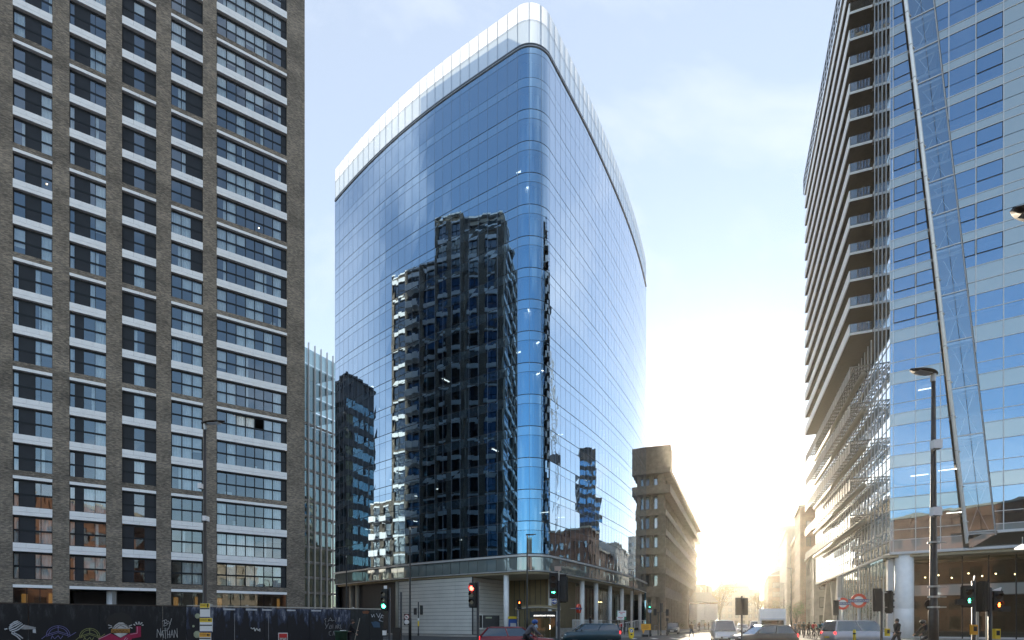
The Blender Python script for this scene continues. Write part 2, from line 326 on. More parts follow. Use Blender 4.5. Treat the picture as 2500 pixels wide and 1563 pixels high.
M['g_red'] = glow('red_signal_light', (1, .03, .02), 14)
M['g_amber'] = glow('orange_red_man_light', (1, .13, .02), 12)
M['g_green'] = glow('green_signal_light', (.05, 1, .5), 9)
M['g_warm'] = glow('warm_room_light', (1, .72, .35), 7)
M['g_white'] = glow('office_ceiling_light', (1, .93, .75), 4.5)
M['lensoff'] = mat('unlit_lens', (.03, .02, .015), .2)
M['scaff'] = mat('pale_facade_render', (.5, .47, .42), .8, var=.12, scale=.8)
M['slate'] = mat('slate_roof', (.12, .12, .13), .7, var=.15, scale=4)
def leafmat(name, col):
    m, N, L, out = nmat(name); d = N.new('ShaderNodeBsdfDiffuse'); t = N.new('ShaderNodeBsdfTranslucent'); ms = N.new('ShaderNodeMixShader'); ms.inputs[0].default_value = .45
    oi = N.new('ShaderNodeNewGeometry'); mr = N.new('ShaderNodeMapRange'); L.new(oi.outputs['Random Per Island'], mr.inputs[0]); mr.inputs[3].default_value = .55; mr.inputs[4].default_value = 1.5
    vm = N.new('ShaderNodeVectorMath'); vm.operation = 'SCALE'; vm.inputs[0].default_value = col; L.new(mr.outputs[0], vm.inputs['Scale'])
    for q in (d, t): L.new(vm.outputs[0], q.inputs[0])
    L.new(d.outputs[0], ms.inputs[1]); L.new(t.outputs[0], ms.inputs[2]); L.new(ms.outputs[0], out.inputs[0]); return m
M['leaf'] = leafmat('autumn_leaves', (.13, .085, .02)); M['leafg'] = leafmat('green_leaves', (.045, .085, .02)); M['bark'] = mat('bark', (.07, .05, .035), .9, var=.3, scale=6, bump=.5)
def car_paint(name, col, metal=.3): return mat(name, col, .28, metal, var=.02, coat=.6)

# ------------------------------------------------------------------ the setting: ground, road, pavements, air
def setting():
    mb = MB(); mb.quad((-700, -300, 0), (700, -300, 0), (700, 900, 0), (-700, 900, 0)); mb.build('ground', M['paving'], kind='structure')
    mb = MB(); mb.add([(-60, 8, .004), (60, 2, .004), (60, 24, .004), (33, 52, .004), (36, 75, .004), (60, 130, .004), (150, 330, .004), (128, 330, .004), (40, 120, .004), (22, 78, .004), (14, 62.5, .004), (5, 61, .004), (-8, 66, .004), (-26, 86, .004), (-40, 104, .004), (-46, 98, .004), (-22, 70, .004), (-8, 44, .004), (-40, 22, .004)],
                     [tuple(range(19))]); mb.build('road', M['asphalt'], kind='structure')
    # raised pavement under the blue tower and along the right-hand tower, each with its kerb
    def pav(poly, name='pavement'):
        mb = MB(); mb.prism(poly, -.3, .12); o = mb.build(name, M['paving'], kind='structure')
        k = MB(); n = len(poly)
        for i in range(n):
            a = Vector(poly[i]); b = Vector(poly[(i + 1) % n]); d = (b - a); L = d.length; d.normalize(); nn = Vector((d.y, -d.x))
            c = int(L / 1.2) if L < 60 else 0
            for j in range(max(1, c)):
                p = a + d * (L * j / max(1, c) + .006); q = a + d * (L * (j + 1) / max(1, c) - .006)
                k.hexa([(p.x + nn.x * .15, p.y + nn.y * .15, 0), (q.x + nn.x * .15, q.y + nn.y * .15, 0), (q.x, q.y, 0), (p.x, p.y, 0)], [(p.x + nn.x * .15, p.y + nn.y * .15, .124), (q.x + nn.x * .15, q.y + nn.y * .15, .124), (q.x, q.y, .124), (p.x, p.y, .124)])
        k.build('kerb', M['kerb'], o, kind='stuff')
    pav([(-27, 88.5), (-7.5, 68), (3, 61.8), (13.5, 63), (21.3, 78.5), (39, 120), (47, 142), (20, 150), (-30, 130)])
    pav([(31.5, 55), (29.5, 41.5), (38, 30), (80, 12), (90, 60), (90, 140), (62, 132), (42, 82)])
    pav([(-70, 22), (-40, 23.2), (-9, 45), (-22, 69), (-47, 97), (-70, 100)])
    # painted lines on the carriageway
    for i, (x, y, a) in enumerate([(20 + 2.35 * k, 66 + 5.5 * k, 66.8) for k in range(12)]):
        mb = MB(); f = Frame((x, y), (math.cos(R(a)), math.sin(R(a)))); mb.add([f.p(0, -.06, .008), f.p(3, -.06, .008), f.p(3, .06, .008), f.p(0, .06, .008)], [(0, 3, 2, 1)]); mb.build('lane_marking', M['marking'], kind='structure')
    mb = MB()
    for k in range(7):
        f = Frame((6 + k * 2.2, 55.5 + .3 * k), (.1, 1)); mb.add([f.p(0, -.25, .008), f.p(3.2, -.25, .008), f.p(3.2, .25, .008), f.p(0, .25, .008)], [(0, 3, 2, 1)])
    mb.build('crossing_marking', M['marking'], kind='structure')
    # air
    hz = bpy.data.materials.new('haze_air'); hz.use_nodes = True; nt = hz.node_tree; nt.nodes.clear()
    out = nt.nodes.new('ShaderNodeOutputMaterial'); v = nt.nodes.new('ShaderNodeVolumePrincipled')
    v.inputs['Color'].default_value = (1, .94, .82, 1); v.inputs['Density'].default_value = HAZE; v.inputs['Anisotropy'].default_value = .86
    nt.links.new(v.outputs[0], out.inputs['Volume'])
    mb = MB(); mb.box(-720, 720, -320, 920, -1.5, 95); mb.build('haze', hz, kind='stuff')
HAZE = .0002
setting()

# ------------------------------------------------------------------ left: brick apartment tower
AMBER = glow('amber_shop_light', (1, .5, .12), .10)
def brick_tower():
    K = 1.07; F = Frame((-40.09 * K, 43.3 * K), (.8263, .5632)); FH = 3.08; NF = 22; TOP = 70.2
    cor = F.p(F.s_px(744), 0, 0); org = F.p(6, 0, 0)
    T = thing('apartment_tower', 'tall dark brick apartment tower with white bands, left of the blue glass tower', 'apartment tower', org)
    bays = [tuple(F.s_px(x) for x in b) for b in ((31, 128), (169.5, 259), (298, 381.5), (417.8, 495.5), (529, 700.6))]
    SE = F.s_px(744)
    bays = [(bays[0][0] - 7.6, bays[0][0] - 3.4)] + bays
    zt = lambda k: 4.65 + FH * k
    # piers
    edges = [-14.0] + [e for b in bays for e in b] + [SE]
    for i in range(0, len(edges), 2):
        mb = MB(); F.box(mb, edges[i], edges[i + 1], -.5, 0, 5.1 if abs(edges[i] - bays[2][1]) < .01 else 0, TOP); mb.build('brick_pier', M['brick'], T, org, True)
    pan = Pieces('cladding_panel', M['white'], T, org, 290)
    pane = Pieces('pane', M['wglass'], T, org, 290); dark = Pieces('window_panel', M['dkpanel'], T, org, 200)
    cur = MB(); slab = MB()
    for bi, (s0, s1) in enumerate(bays):
        W = s1 - s0
        for k in range(0, NF):
            z1 = zt(k); thin = (k % 3 == 0); zb = z1 + (.26 if thin else .73)
            # white band above the window
            rows = [(z1, z1 + .26, [0, .5, 1])] if thin else [(z1, z1 + .29, [0, .5, 1]), (z1 + .30, z1 + .73, [0, 1 / 3, 2 / 3, 1])]
            if bi == 5: rows = [(a, b, [q / (6 if len(c) > 3 else 4 if not thin else 2) for q in range((6 if len(c) > 3 else 4 if not thin else 2) + 1)]) for a, b, c in rows]
            for a, b, c in rows:
                for q in range(len(c) - 1):
                    mb = MB(); F.box(mb, s0 + W * c[q] + .006, s0 + W * c[q + 1] - .006, -.46, .03 + rnd.uniform(-.003, .003), a + .004, b - .004); pan.add(mb)
            if thin:
                mb = MB(); F.box(mb, s0, s1, -.46, -.015, z1 + .265, z1 + .73); mb.build('brick_band', M['brick'], T, org, True)
            if k == 0: continue
            wb = zt(k - 1) + .73; wt = z1 - .02
            # frame, panes and panels
            if bi in (0, 1): cols = [('g', .27), ('d', .37), ('g', .27)] if k >= 10 else [('g', .11), ('d', .39), ('g', .13), ('g', .28)]
            elif bi == 2: cols = [('g', .11), ('d', .4), ('g', .13), ('g', .28)] if k >= 9 else [('g', .12), ('d', .22), ('g', .3), ('g', .29)]
            elif bi == 3: cols = [('d', .34), ('g', .30), ('d', .34)]
            elif bi == 4: cols = [('g', .29), ('g', .12), ('d', .5)] if k >= 14 else [('g', .29), ('g', .29), ('d', .35)] if k >= 11 else [('g', .29)] * 3
            else: cols = [('g', .118)] * 7 + [('d', .055)]
            tot = sum(c[1] for c in cols); gap = (1 - tot) / (len(cols) + 1) * W; N0 = -.33
            w = MB()
            F.box(w, s0, s1, N0 - .06, N0 + .03, wb, wb + .07); F.box(w, s0, s1, N0 - .06, N0 + .03, wt - .16, wt)  # top rail drawn deeper to stand in for shadow under the band
            zm = wb + .07 + (wt - wb) * .41; F.box(w, s0, s1, N0 - .06, N0 + .035, zm, zm + .16)
            x = s0; spans = []
            for ty, fr in cols:
                F.box(w, x, x + gap, N0 - .06, N0 + .032, wb + .07, wt - .16); x += gap; spans.append((ty, x, x + fr * W)); x += fr * W
            F.box(w, x, s1, N0 - .06, N0 + .032, wb + .07, wt - .16)
            wo = w.build('window', M['dkframe'], T, org)
            mood = rnd.random(); openpane = (bi == 5 and k == 6)
            for ci, (ty, a, b) in enumerate(spans):
                for ri, (za, zc) in enumerate(((wb + .07, zm), (zm + .16, wt - .16))):
                    if openpane and ri == 1 and ci in (2, 3, 4): continue
                    mb = MB(); F.pane(mb, a, b, N0 + .012, za, zc, .015, .004 if ty == 'g' else .0)
                    (pane if ty == 'g' else dark).add(mb, wo)
            # what hangs behind the glass
            for ci, (ty, a, b) in enumerate(spans):
                if ty != 'g': continue
                r = rnd.random() * (.8 if mood < .3 else 1.25)
                if k < 4: r *= .9
                if r < .42: c0, c1, zl = a - .05, b + .05, wb + .05
                elif r < .55: c0, c1, zl = (a - .05, a + (b - a) * .3, wb + .05) if ci % 2 else (a + (b - a) * .7, b + .05, wb + .05)
                elif r < .64: c0, c1, zl = a - .05, b + .05, wb + rnd.uniform(.5, 1.4)
                else: continue
                n = max(2, int((c1 - c0) / .06)); flat = .55 <= r
                for q in range(n):
                    sa = c0 + (c1 - c0) * q / n; sb = c0 + (c1 - c0) * (q + 1) / n
                    na, nb = ((0, 0) if flat else (.045 * math.sin(q * 1.9), .045 * math.sin((q + 1) * 1.9)))
                    cur.quad(F.p(sa, N0 - .13 + na, zl), F.p(sb, N0 - .13 + nb, zl), F.p(sb, N0 - .13 + nb, wt), F.p(sa, N0 - .13 + na, wt))
            # things on the sills of the winter gardens
            if bi == 5 and rnd.random() < .55:
                for _ in range(3):
                    sx = rnd.uniform(s0 + .8, s1 - .8); h = rnd.uniform(.4, .9); F.box(cur, sx, sx + rnd.uniform(.2, .7), -1.6, -1.2, wb + .05, wb + h)
    pan.done(); pane.done(); dark.done()
    cur.build('curtain', M['curtain'], T, org, kind='stuff')
    for k in range(NF):
        mb = MB(); F.box(mb, -9.5, SE - .6, -6, -.5, zt(k) + .06, zt(k) + .64); mb.build('floor_slab', M['room'], T, org)
    mb = MB(); F.box(mb, -9.5, SE - .6, -6.2, -6.02, 0, TOP - .3); mb.build('room_wall', M['room'], T, org)
    for i in range(2, len(edges) - 2, 2):
        c = (edges[i] + edges[i + 1]) / 2
        mb = MB(); F.box(mb, c - .15, c + .15, -5.98, -.51, 0, TOP - .5); mb.build('party_wall', M['room'], T, org)
    # lamps glowing inside
    for bi, k, f in ((2, 16, .72), (5, 13, .62), (1, 12, .8)):
        s0, s1 = bays[bi]; mb = MB(); q = F.p(s0 + (s1 - s0) * f, -1.4, zt(k) - 1.0); mb.ball(q, .06); mb.build('room_lamp', M['g_warm'], T, org)
    # ground floor: dark shopfront glass, warm light, a round column in the recess
    for bi, (s0, s1) in enumerate(bays):
        if bi in (2, 3): continue
        f = MB()
        for q in range(4): F.box(f, s0 + (s1 - s0) * q / 3 - .03, s0 + (s1 - s0) * q / 3 + .03, -.4, -.3, 0, 4.64)
        fo = f.build('shopfront', M['dkframe'], T, org)
        for q in range(3):
            mb = MB(); F.pane(mb, s0 + (s1 - s0) * q / 3 + .03, s0 + (s1 - s0) * (q + 1) / 3 - .03, -.34, .1, 4.62); mb.build('pane', M['clear'], fo, org)
        mb = MB(); F.box(mb, s0 + .3, s0 + .7, -2.2, -2.0, 2.6, 4.2); F.box(mb, s1 - .5, s1 - .25, -2.6, -2.4, 2.2, 4.3); mb.build('lit_display', AMBER, T, org)
    q = F.p(bays[2][1] + .35, -.9, 0); mb = MB(True); mb.lathe([(.36, 0), (.36, 4.6)], q, 20); mb.build('round_column', M['concrete' if 0 else 'alu2'], T, org)
    mb = MB(); F.box(mb, bays[2][1] + .004, bays[3][0] - .004, -.45, -.02, 4.915, 5.098); mb.build('brick_lintel', M['brick'], T, org, True)
    mb = MB(); F.box(mb, bays[2][1] + .004, bays[3][0] - .004, -.46, .03, 4.654, 4.906); mb.build('cladding_strip', M['white'], T, org)
    mb = MB(); F.box(mb, bays[2][0], bays[3][1], -4.2, -4, 0, 4.6); mb.build('recess_wall', M['dkwall'], T, org)
    # side facing the blue tower: seen mirrored in its glass
    G = Frame((cor[0], cor[1]), (-.5632, .8263)); top = lambda u: 69.3 if u < 8 else 72.8 if u < 15 else 66.3 if u < 26 else 24.0
    wall = MB(); win = MB(); gl = MB(); wh = MB(); bal = MB(); rail = MB()
    blocks = [(.55, 7, 68.0, 0), (7, 13.5, 70.5, .9), (13.5, 27, 64.5, -.5), (27, 34, 24.0, -.5)]
    for u0, u1, zt1, off in blocks:
        G.box(wall, u0, u1, -.6 if u0 < 1 else -1.2 if u0 < 13 else -14, off - .3, 0, zt1)
        nb = max(1, round((u1 - u0) / 3.9)); bw = (u1 - u0) / nb
        for b in range(nb):
            a = u0 + b * bw; G.box(wall, a, a + .62, off - .3, off, 0, zt1); G.box(wall, a + bw - .62, a + bw, off - .3, off, 0, zt1)
            k = 0
            while zt(k) + .7 < zt1:
                G.box(wall, a + .62, a + bw - .62, off - .3, off - .03, zt(k) + .3, zt(k) + .7) if k % 3 == 0 else None
                G.box(wh, a + .62, a + bw - .62, off - .28, off + .04, zt(k), zt(k) + (.3 if k % 3 == 0 else .70))
                if k:
                    zb = zt(k - 1) + .72; m = (a + a + bw) / 2
                    G.box(gl, a + .66, a + bw - .66, off - .28, off - .24, zb, zt(k))
                    for sx in (a + .62, m - .05, a + bw - .74): G.box(win, sx, sx + .1, off - .26, off - .18, zb, zt(k))
                    G.box(win, a + .62, a + bw - .62, off - .26, off - .19, zb + .9, zb + 1.02)
                    if u0 == 27 or (u0 == 13.5 and b == 1):
                        G.box(bal, a + .5, a + bw - .5, off, off + 1.3, zb - .55, zb - .4); G.box(rail, a + .5, a + bw - .5, off + 1.26, off + 1.3, zb - .4, zb + .55)
                k += 1
        G.box(wh, u0, u1, off - .3, off + .06, zt1, zt1 + .25)
    wall.build('end_wall', M['brick'], T, org, True); win.build('end_window', M['dkframe'], T, org, kind='stuff'); gl.build('end_pane', M['wglass2'], T, org, kind='stuff')
    wh.build('end_cladding', M['white'], T, org, kind='stuff'); bal.build('balcony_slab', M['white'], T, org, kind='stuff'); rail.build('balcony_rail', M['white'], T, org, kind='stuff')
    mb = MB(); F.box(mb, -13.9, SE - .3, -14, -6.3, 0, TOP - .6); mb.build('rear_wall', M['brick'], T, org, True)
    mb = MB(); F.box(mb, -14, SE - .02, -14, .02, TOP + .01, TOP + .3); mb.build('parapet', M['white'], T, org)
    # rainwater pipe on the last pier
    return F
TF = brick_tower()

# ------------------------------------------------------------------ centre: blue glass office tower
def interp(tab, s):
    for (a, u), (b, v) in zip(tab, tab[1:]):
        if s <= b: return u + (v - u) * (s - a) / (b - a)
    return tab[-1][1]
def plan():
    C = Vector((3.16, 66.37)); r = 2.9
    dl = Vector((math.cos(R(33)), -math.sin(R(33)))); dr = Vector((math.cos(R(58.5)), math.sin(R(58.5))))
    turn = math.acos(max(-1, min(1, dl.dot(dr)))); T = r * math.tan(turn / 2)
    A = C - dl * T; B = C + dr * T
    left = [A]; s = 0
    for i in range(26):
        th = interp([(0, 33), (8, 33.5), (14, 36), (21, 39.9), (32, 44.2), (40, 46.5)], s + .75); left.append(left[-1] + Vector((-math.cos(R(th)), math.sin(R(th)))) * 1.5); s += 1.5
    right = [B]; s = 0
    for i in range(35):
        th = interp([(0, 58.5), (6, 58.8), (12, 60), (17, 61.8), (24, 62.6), (34, 65), (46, 68.3), (53, 70)], s + .75); right.append(right[-1] + Vector((math.cos(R(th)), math.sin(R(th)))) * 1.5); s += 1.5
    O = A + Vector((-dl.y, dl.x)) * r      # arc centre lies on the inner side
    a0 = math.atan2(A.y - O.y, A.x - O.x); arc = [O + Vector((math.cos(a0 + turn * i / 15), math.sin(a0 + turn * i / 15))) * r for i in range(16)]
    pan = [[left[i + 1], left[i]] for i in range(25, -1, -1)] + [arc[5 * i:5 * i + 6] for i in range(3)] + [[right[i], right[i + 1]] for i in range(35)]
    return pan
PAN = plan()
def pnorm(pts, i):
    a = pts[max(0, i - 1)]; b = pts[min(len(pts) - 1, i + 1)]; t = (b - a).normalized(); return Vector((t.y, -t.x))
def strip(mb, pts, n0, n1, z0, z1):      # curved bar following the plan
    k = len(pts); vs = []
    for i, p in enumerate(pts):
        n = pnorm(pts, i); a = p + n * n1; b = p + n * n0
        vs += [(a.x, a.y, z0), (a.x, a.y, z1), (b.x, b.y, z1), (b.x, b.y, z0)]
    fs = []
    for i in range(k - 1):
        o = 4 * i; q = o + 4; fs += [(o, q, q + 1, o + 1), (o + 1, q + 1, q + 2, o + 2), (o + 2, q + 2, q + 3, o + 3), (o + 3, q + 3, q, o)]
    fs += [(0, 1, 2, 3), (4 * k - 1, 4 * k - 2, 4 * k - 3, 4 * k - 4)]
    mb.add(vs, fs)
def sheet(mb, pts, n, z0, z1, trim, jit=0.0, t=.02):   # a pane following the plan, with edges
    pts = list(pts); d0 = (pts[1] - pts[0]).normalized(); d1 = (pts[-1] - pts[-2]).normalized()
    q = [pts[0] + d0 * trim] + pts[1:-1] + [pts[-1] - d1 * trim]; k = len(q); vs = []
    j = [rnd.uniform(-jit, jit) for _ in range(4)]
    for i, p in enumerate(q):
        f = i / (k - 1); nn = pnorm(q, i)
        lo = p + nn * (n + j[0] * (1 - f) + j[1] * f); hi = p + nn * (n + j[2] * (1 - f) + j[3] * f); b = p + nn * (n - t)
        vs += [(lo.x, lo.y, z0), (hi.x, hi.y, z1), (b.x, b.y, z1), (b.x, b.y, z0)]
    fs = []
    for i in range(k - 1): o = 4 * i; r = o + 4; fs += [(o, r, r + 1, o + 1), (o + 1, r + 1, r + 2, o + 2), (o + 3, r + 3, r, o)]
    fs += [(0, 1, 2, 3), (4 * k - 1, 4 * k - 2, 4 * k - 3, 4 * k - 4)]
    mb.add(vs, fs)
def offset(n):      # the plan as one line, moved inward (negative) or outward
    line = [PAN[0][0]] + [p for q in PAN for p in q[1:]]
    return [p + pnorm(line, i) * n for i, p in enumerate(line)]
def at_px(px, n=0):  # where the plan line (moved by n) is crossed by an image column
    ln = offset(n); m = (px - CX) / FPX
    for a, b in zip(ln, ln[1:]):
        fa = a.x - m * a.y; fb = b.x - m * b.y
        if fa <= 0 <= fb: t = fa / (fa - fb); return a + (b - a) * t
    return ln[0] if ln[0].x - m * ln[0].y > 0 else ln[-1]
def sub_px(x0, x1, n=0):   # plan points between two image columns
    ln = offset(n); m0 = (x0 - CX) / FPX; m1 = (x1 - CX) / FPX
    return [at_px(x0, n)] + [p for p in ln if m0 < p.x / p.y < m1] + [at_px(x1, n)]

def blue_tower():
    org = (3.0, 68.0, 0)
    T = thing('office_tower', 'curved blue glass office tower with white glazed crown in the centre', 'office tower', org)
    glass = Pieces('glass_pane', M['cglass'], T, org, 290); span = Pieces('spandrel_pane', M['cspan'], T, org, 290)
    crown = Pieces('crown_pane', M['frost'], T, org, 290); crlow = Pieces('lower_crown_pane', M['frostlow'], T, org, 290); can = Pieces('canopy_pane', M['canopy'], T, org, 290)
    lev = [(71.25, 72.05, 's'), (68.3, 71.2, 'v')]
    for k in range(15):
        z = 68.3 - 3.87 * k; lev += [(z - 1.1, z - .05, 's'), (z - 3.82 if k < 14 else 10.18, z - 1.15, 'v')]
    for pts in PAN:
        for z0, z1, ty in lev:
            mb = MB(); sheet(mb, pts, 0, z0, z1, .022, .006); (glass if ty == 'v' else span).add(mb)
        for z0, z1, cw in ((72.5, 75.28, crlow), (75.36, 77.4, crown)):
            mb = MB(); sheet(mb, pts, .02, z0, z1, .035, .016, .03); cw.add(mb)
        mb = MB(); sheet(mb, pts, .12, 8.12, 9.70, .03, .004); can.add(mb)
    for x in (glass, span, crown, crlow, can): x.done()
    full = offset(0)
    for z0, z1, ty in lev:
        mb = MB(); strip(mb, full, -.09, -.022, z0 - .06, z0 - .0); mb.build('transom', M['dkmetal'], T, org)
    for pts in PAN + [[PAN[-1][1], PAN[-1][1] + (PAN[-1][1] - PAN[-1][0])]]:
        p = pts[0]; n = pnorm(pts, 0); d = (pts[1] - pts[0]).normalized()
        mb = MB(); c = [p + d * s + n * o for s, o in ((-.021, .008), (.021, .008), (.021, -.16), (-.021, -.16))]
        mb.prism([(q.x, q.y) for q in c], 10.1, 72.1); mb.build('mullion', M['bmull'], T, org)
        mb = MB(); c = [p + d * s + n * o for s, o in ((-.026, -.02), (.026, -.02), (.026, -.16), (-.026, -.16))]
        mb.prism([(q.x, q.y) for q in c], 72.45, 77.42); mb.build('crown_fin', M['bmull'], T, org)
    mb = MB(); strip(mb, full, -.5, .10, 72.12, 72.42); mb.build('crown_sill', M['dkmetal'], T, org)
    mb = MB(); strip(mb, full, -.12, .13, 72.06, 72.115); mb.build('crown_trim', M['alu'], T, org)
    mb = MB(); strip(mb, full, -.16, -.05, 75.285, 75.35); mb.build('crown_rail', M['alu2'], T, org)
    mb = MB(); strip(mb, full, -.2, .30, 9.78, 10.02); mb.build('ledge', M['alu2'], T, org)
    mb = MB(); strip(mb, full, -.15, .08, 7.98, 8.10); mb.build('canopy_trim', M['alu2'], T, org)
    # inside: floors, core, columns, ceiling lights
    ring = offset(-.35); back = [Vector((17, 140)), Vector((-19, 126))]
    poly = [(p.x, p.y) for p in ring] + [(b.x, b.y) for b in back]
    for k in range(-1, 15):
        mb = MB(); z = 68.3 - 3.87 * k; mb.prism(poly, z - .75, z - .3); mb.build('floor_slab', M['room'], T, org)
    mb = MB(); mb.prism(poly, 71.9, 72.1); mb.build('roof', M['alu2'], T, org)
    mb = MB(); mb.prism(poly, 7.72, 7.97); mb.build('canopy_soffit', M['soffit'], T, org)
    mb = MB(); mb.prism([(-8, 86), (4, 80), (15, 100), (3, 112)], 0, 71.8); mb.build('core', M['room'], T, org)
    mb = MB(); mb.prism([(-9, 88), (4, 82), (15, 102), (2, 114)], 72.1, 76.6); mb.build('plant_room', M['scaff'], T, org)
    a, b = PAN[0][0], PAN[-1][1]
    mb = MB(); mb.prism([(a.x + .05, a.y + .1), (b.x - .05, b.y + .1), (17, 140), (-19, 126)][:1] + [(a.x + .3, a.y - .1), (-18.7, 126), (-19, 126.3)], 0, 72); mb.build('rear_wall', M['cspan'], T, org)
    mb = MB(); mb.prism([(b.x, b.y + .05), (17, 140.3), (-19, 126.3), (-19, 126.0), (16.8, 139.7), (b.x - .3, b.y)], 0, 72); mb.build('rear_wall', M['cspan'], T, org)
    line = offset(-1.6); acc = 0
    for i in range(2, len(line) - 1, 6):
        mb = MB(True); mb.lathe([(.42, 10), (.42, 72)], (line[i].x, line[i].y, 0), 14); mb.build('column', M['white2'], T, org)
    rr = random.Random(3); line = offset(-3.2)
    for _ in range(64):
        i = rr.randrange(1, len(line) - 2); k = rr.choice([2, 3, 5, 6, 7, 8, 8, 9, 10, 11, 12, 13, 13, 14, 14, 14]); z = 68.3 - 3.87 * k - .79
        d = (line[i + 1] - line[i]).normalized(); n = Vector((d.y, -d.x)); p = line[i] - n * rr.uniform(0, 2.5); w, l = (.1, .7) if rr.random() < .8 else (.12, .12)
        c = [p + d * s + n * o for s, o in ((-w, l), (w, l), (w, -l), (-w, -l))]
        mb = MB(); mb.prism([(q.x, q.y) for q in c], z - .05, z - .005); mb.build('ceiling_light', M['g_white'], T, org)
    # street level
    f = MB(); strip(f, sub_px(822, 968, -1.2), -.3, 0, 0, 7.72); f.build('charcoal_wall', M['dkwall'], T, org)
    seg = sub_px(973, 1152, -.5); rows = 15
    L = [0]
    for p, q in zip(seg, seg[1:]): L.append(L[-1] + (q - p).length)
    def along(t):
        for i in range(len(seg) - 1):
            if t <= L[i + 1] + 1e-6: return seg[i] + (seg[i + 1] - seg[i]) * ((t - L[i]) / (L[i + 1] - L[i]))
        return seg[-1]
    for c in range(5):
        for r in range(rows):
            pts = [along(L[-1] * (c + .0) / 5), along(L[-1] * (c + 1) / 5)]
            mb = MB(); sheet(mb, pts, .0, .15 + 7.5 * r / rows + .02, .15 + 7.5 * (r + 1) / rows - .02, .012, .002, .05); mb.build('wall_panel', M['wallpanel'], T, org)
    mb = MB(); strip(mb, [along(L[-1] * i / 5) for i in range(6)], -.3, -.051, 0, 7.72); mb.build('panel_backing', M['dkwall'], T, org)
    e = seg[-1]; inn = Vector((.545, .839)); rt = [e + Vector((.02, .03)), e + inn * 9]   # return wall into the recess
    for r in range(rows):
        mb = MB(); sheet(mb, [e + inn * .02, e + inn * 9], -.04, .15 + 7.5 * r / rows + .02, .15 + 7.5 * (r + 1) / rows - .02, .0, .0, .05); mb.build('wall_panel', M['wallpanel'], T, org)
    q = at_px(969, -.4); mb = MB(True); mb.lathe([(.22, 0), (.22, 7.72)], (q.x, q.y, 0), 16); mb.build('column', M['beige'], T, org)
    for px in (857, 872):
        q = at_px(px, -.7); mb = MB(True); mb.lathe([(.28, 0), (.28, 7.72)], (q.x, q.y, 0), 16); mb.build('column', M['beige'], T, org)
    for px in (1236, 1344, 1421, 1455, 1489, 1518, 1543, 1562):
        q = at_px(px, -.9 if px != 1344 else -3.5); mb = MB(True); mb.lathe([(.34, 0), (.34, 7.72)], (q.x, q.y, 0), 18); mb.build('column', M['white2'], T, org)
    # back of the recess: bronze wall, then the lobby glazing with mullions
    wl = [e + inn * 8.9, Vector((6.2, 76)), at_px(1405, -3.4)]
    mb = MB(); strip(mb, wl, -.3, 0, 0, 7.72); mb.build('recess_wall', M['bronzewall'], T, org)
    for i in range(1, 9):
        p = wl[0] + (wl[1] - wl[0]) * i / 9; mb = MB(); mb.box(p.x - .03, p.x + .03, p.y - .1, p.y - .02, 0, 7.7); mb.build('recess_fin', M['dkmetal'], T, org)
    lob = sub_px(1405, 1566, -3.4)
    for p, q2 in zip(lob, lob[1:]):
        mb = MB(); sheet(mb, [p, q2], 0, .1, 7.7, .03); mb.build('lobby_pane', M['lobby'], T, org)
        mb = MB(); mb.box(p.x - .035, p.x + .035, p.y - .06, p.y + .06, 0, 7.7); mb.build('lobby_mullion', M['beige'], T, org)
    inl = sub_px(1405, 1566, -9); mb = MB(); strip(mb, inl, -.3, 0, 0, 7.7); mb.build('lobby_wall', M['bronzewall'], T, org)
    for i in range(3, len(inl) - 2, 3):
        p = inl[i]; mb = MB(); mb.box(p.x - .5, p.x + .5, p.y - .9, p.y - .5, 5.9, 6.05); mb.build('lobby_light', M['g_warm'], T, org)
    # raised terrace with steps down to the street
    te = sub_px(1396, 1520, .2); mb = MB(); strip(mb, te, -4, .9, .05, .95); mb.build('terrace', M['paving'], T, org)
    return T
BT = blue_tower()

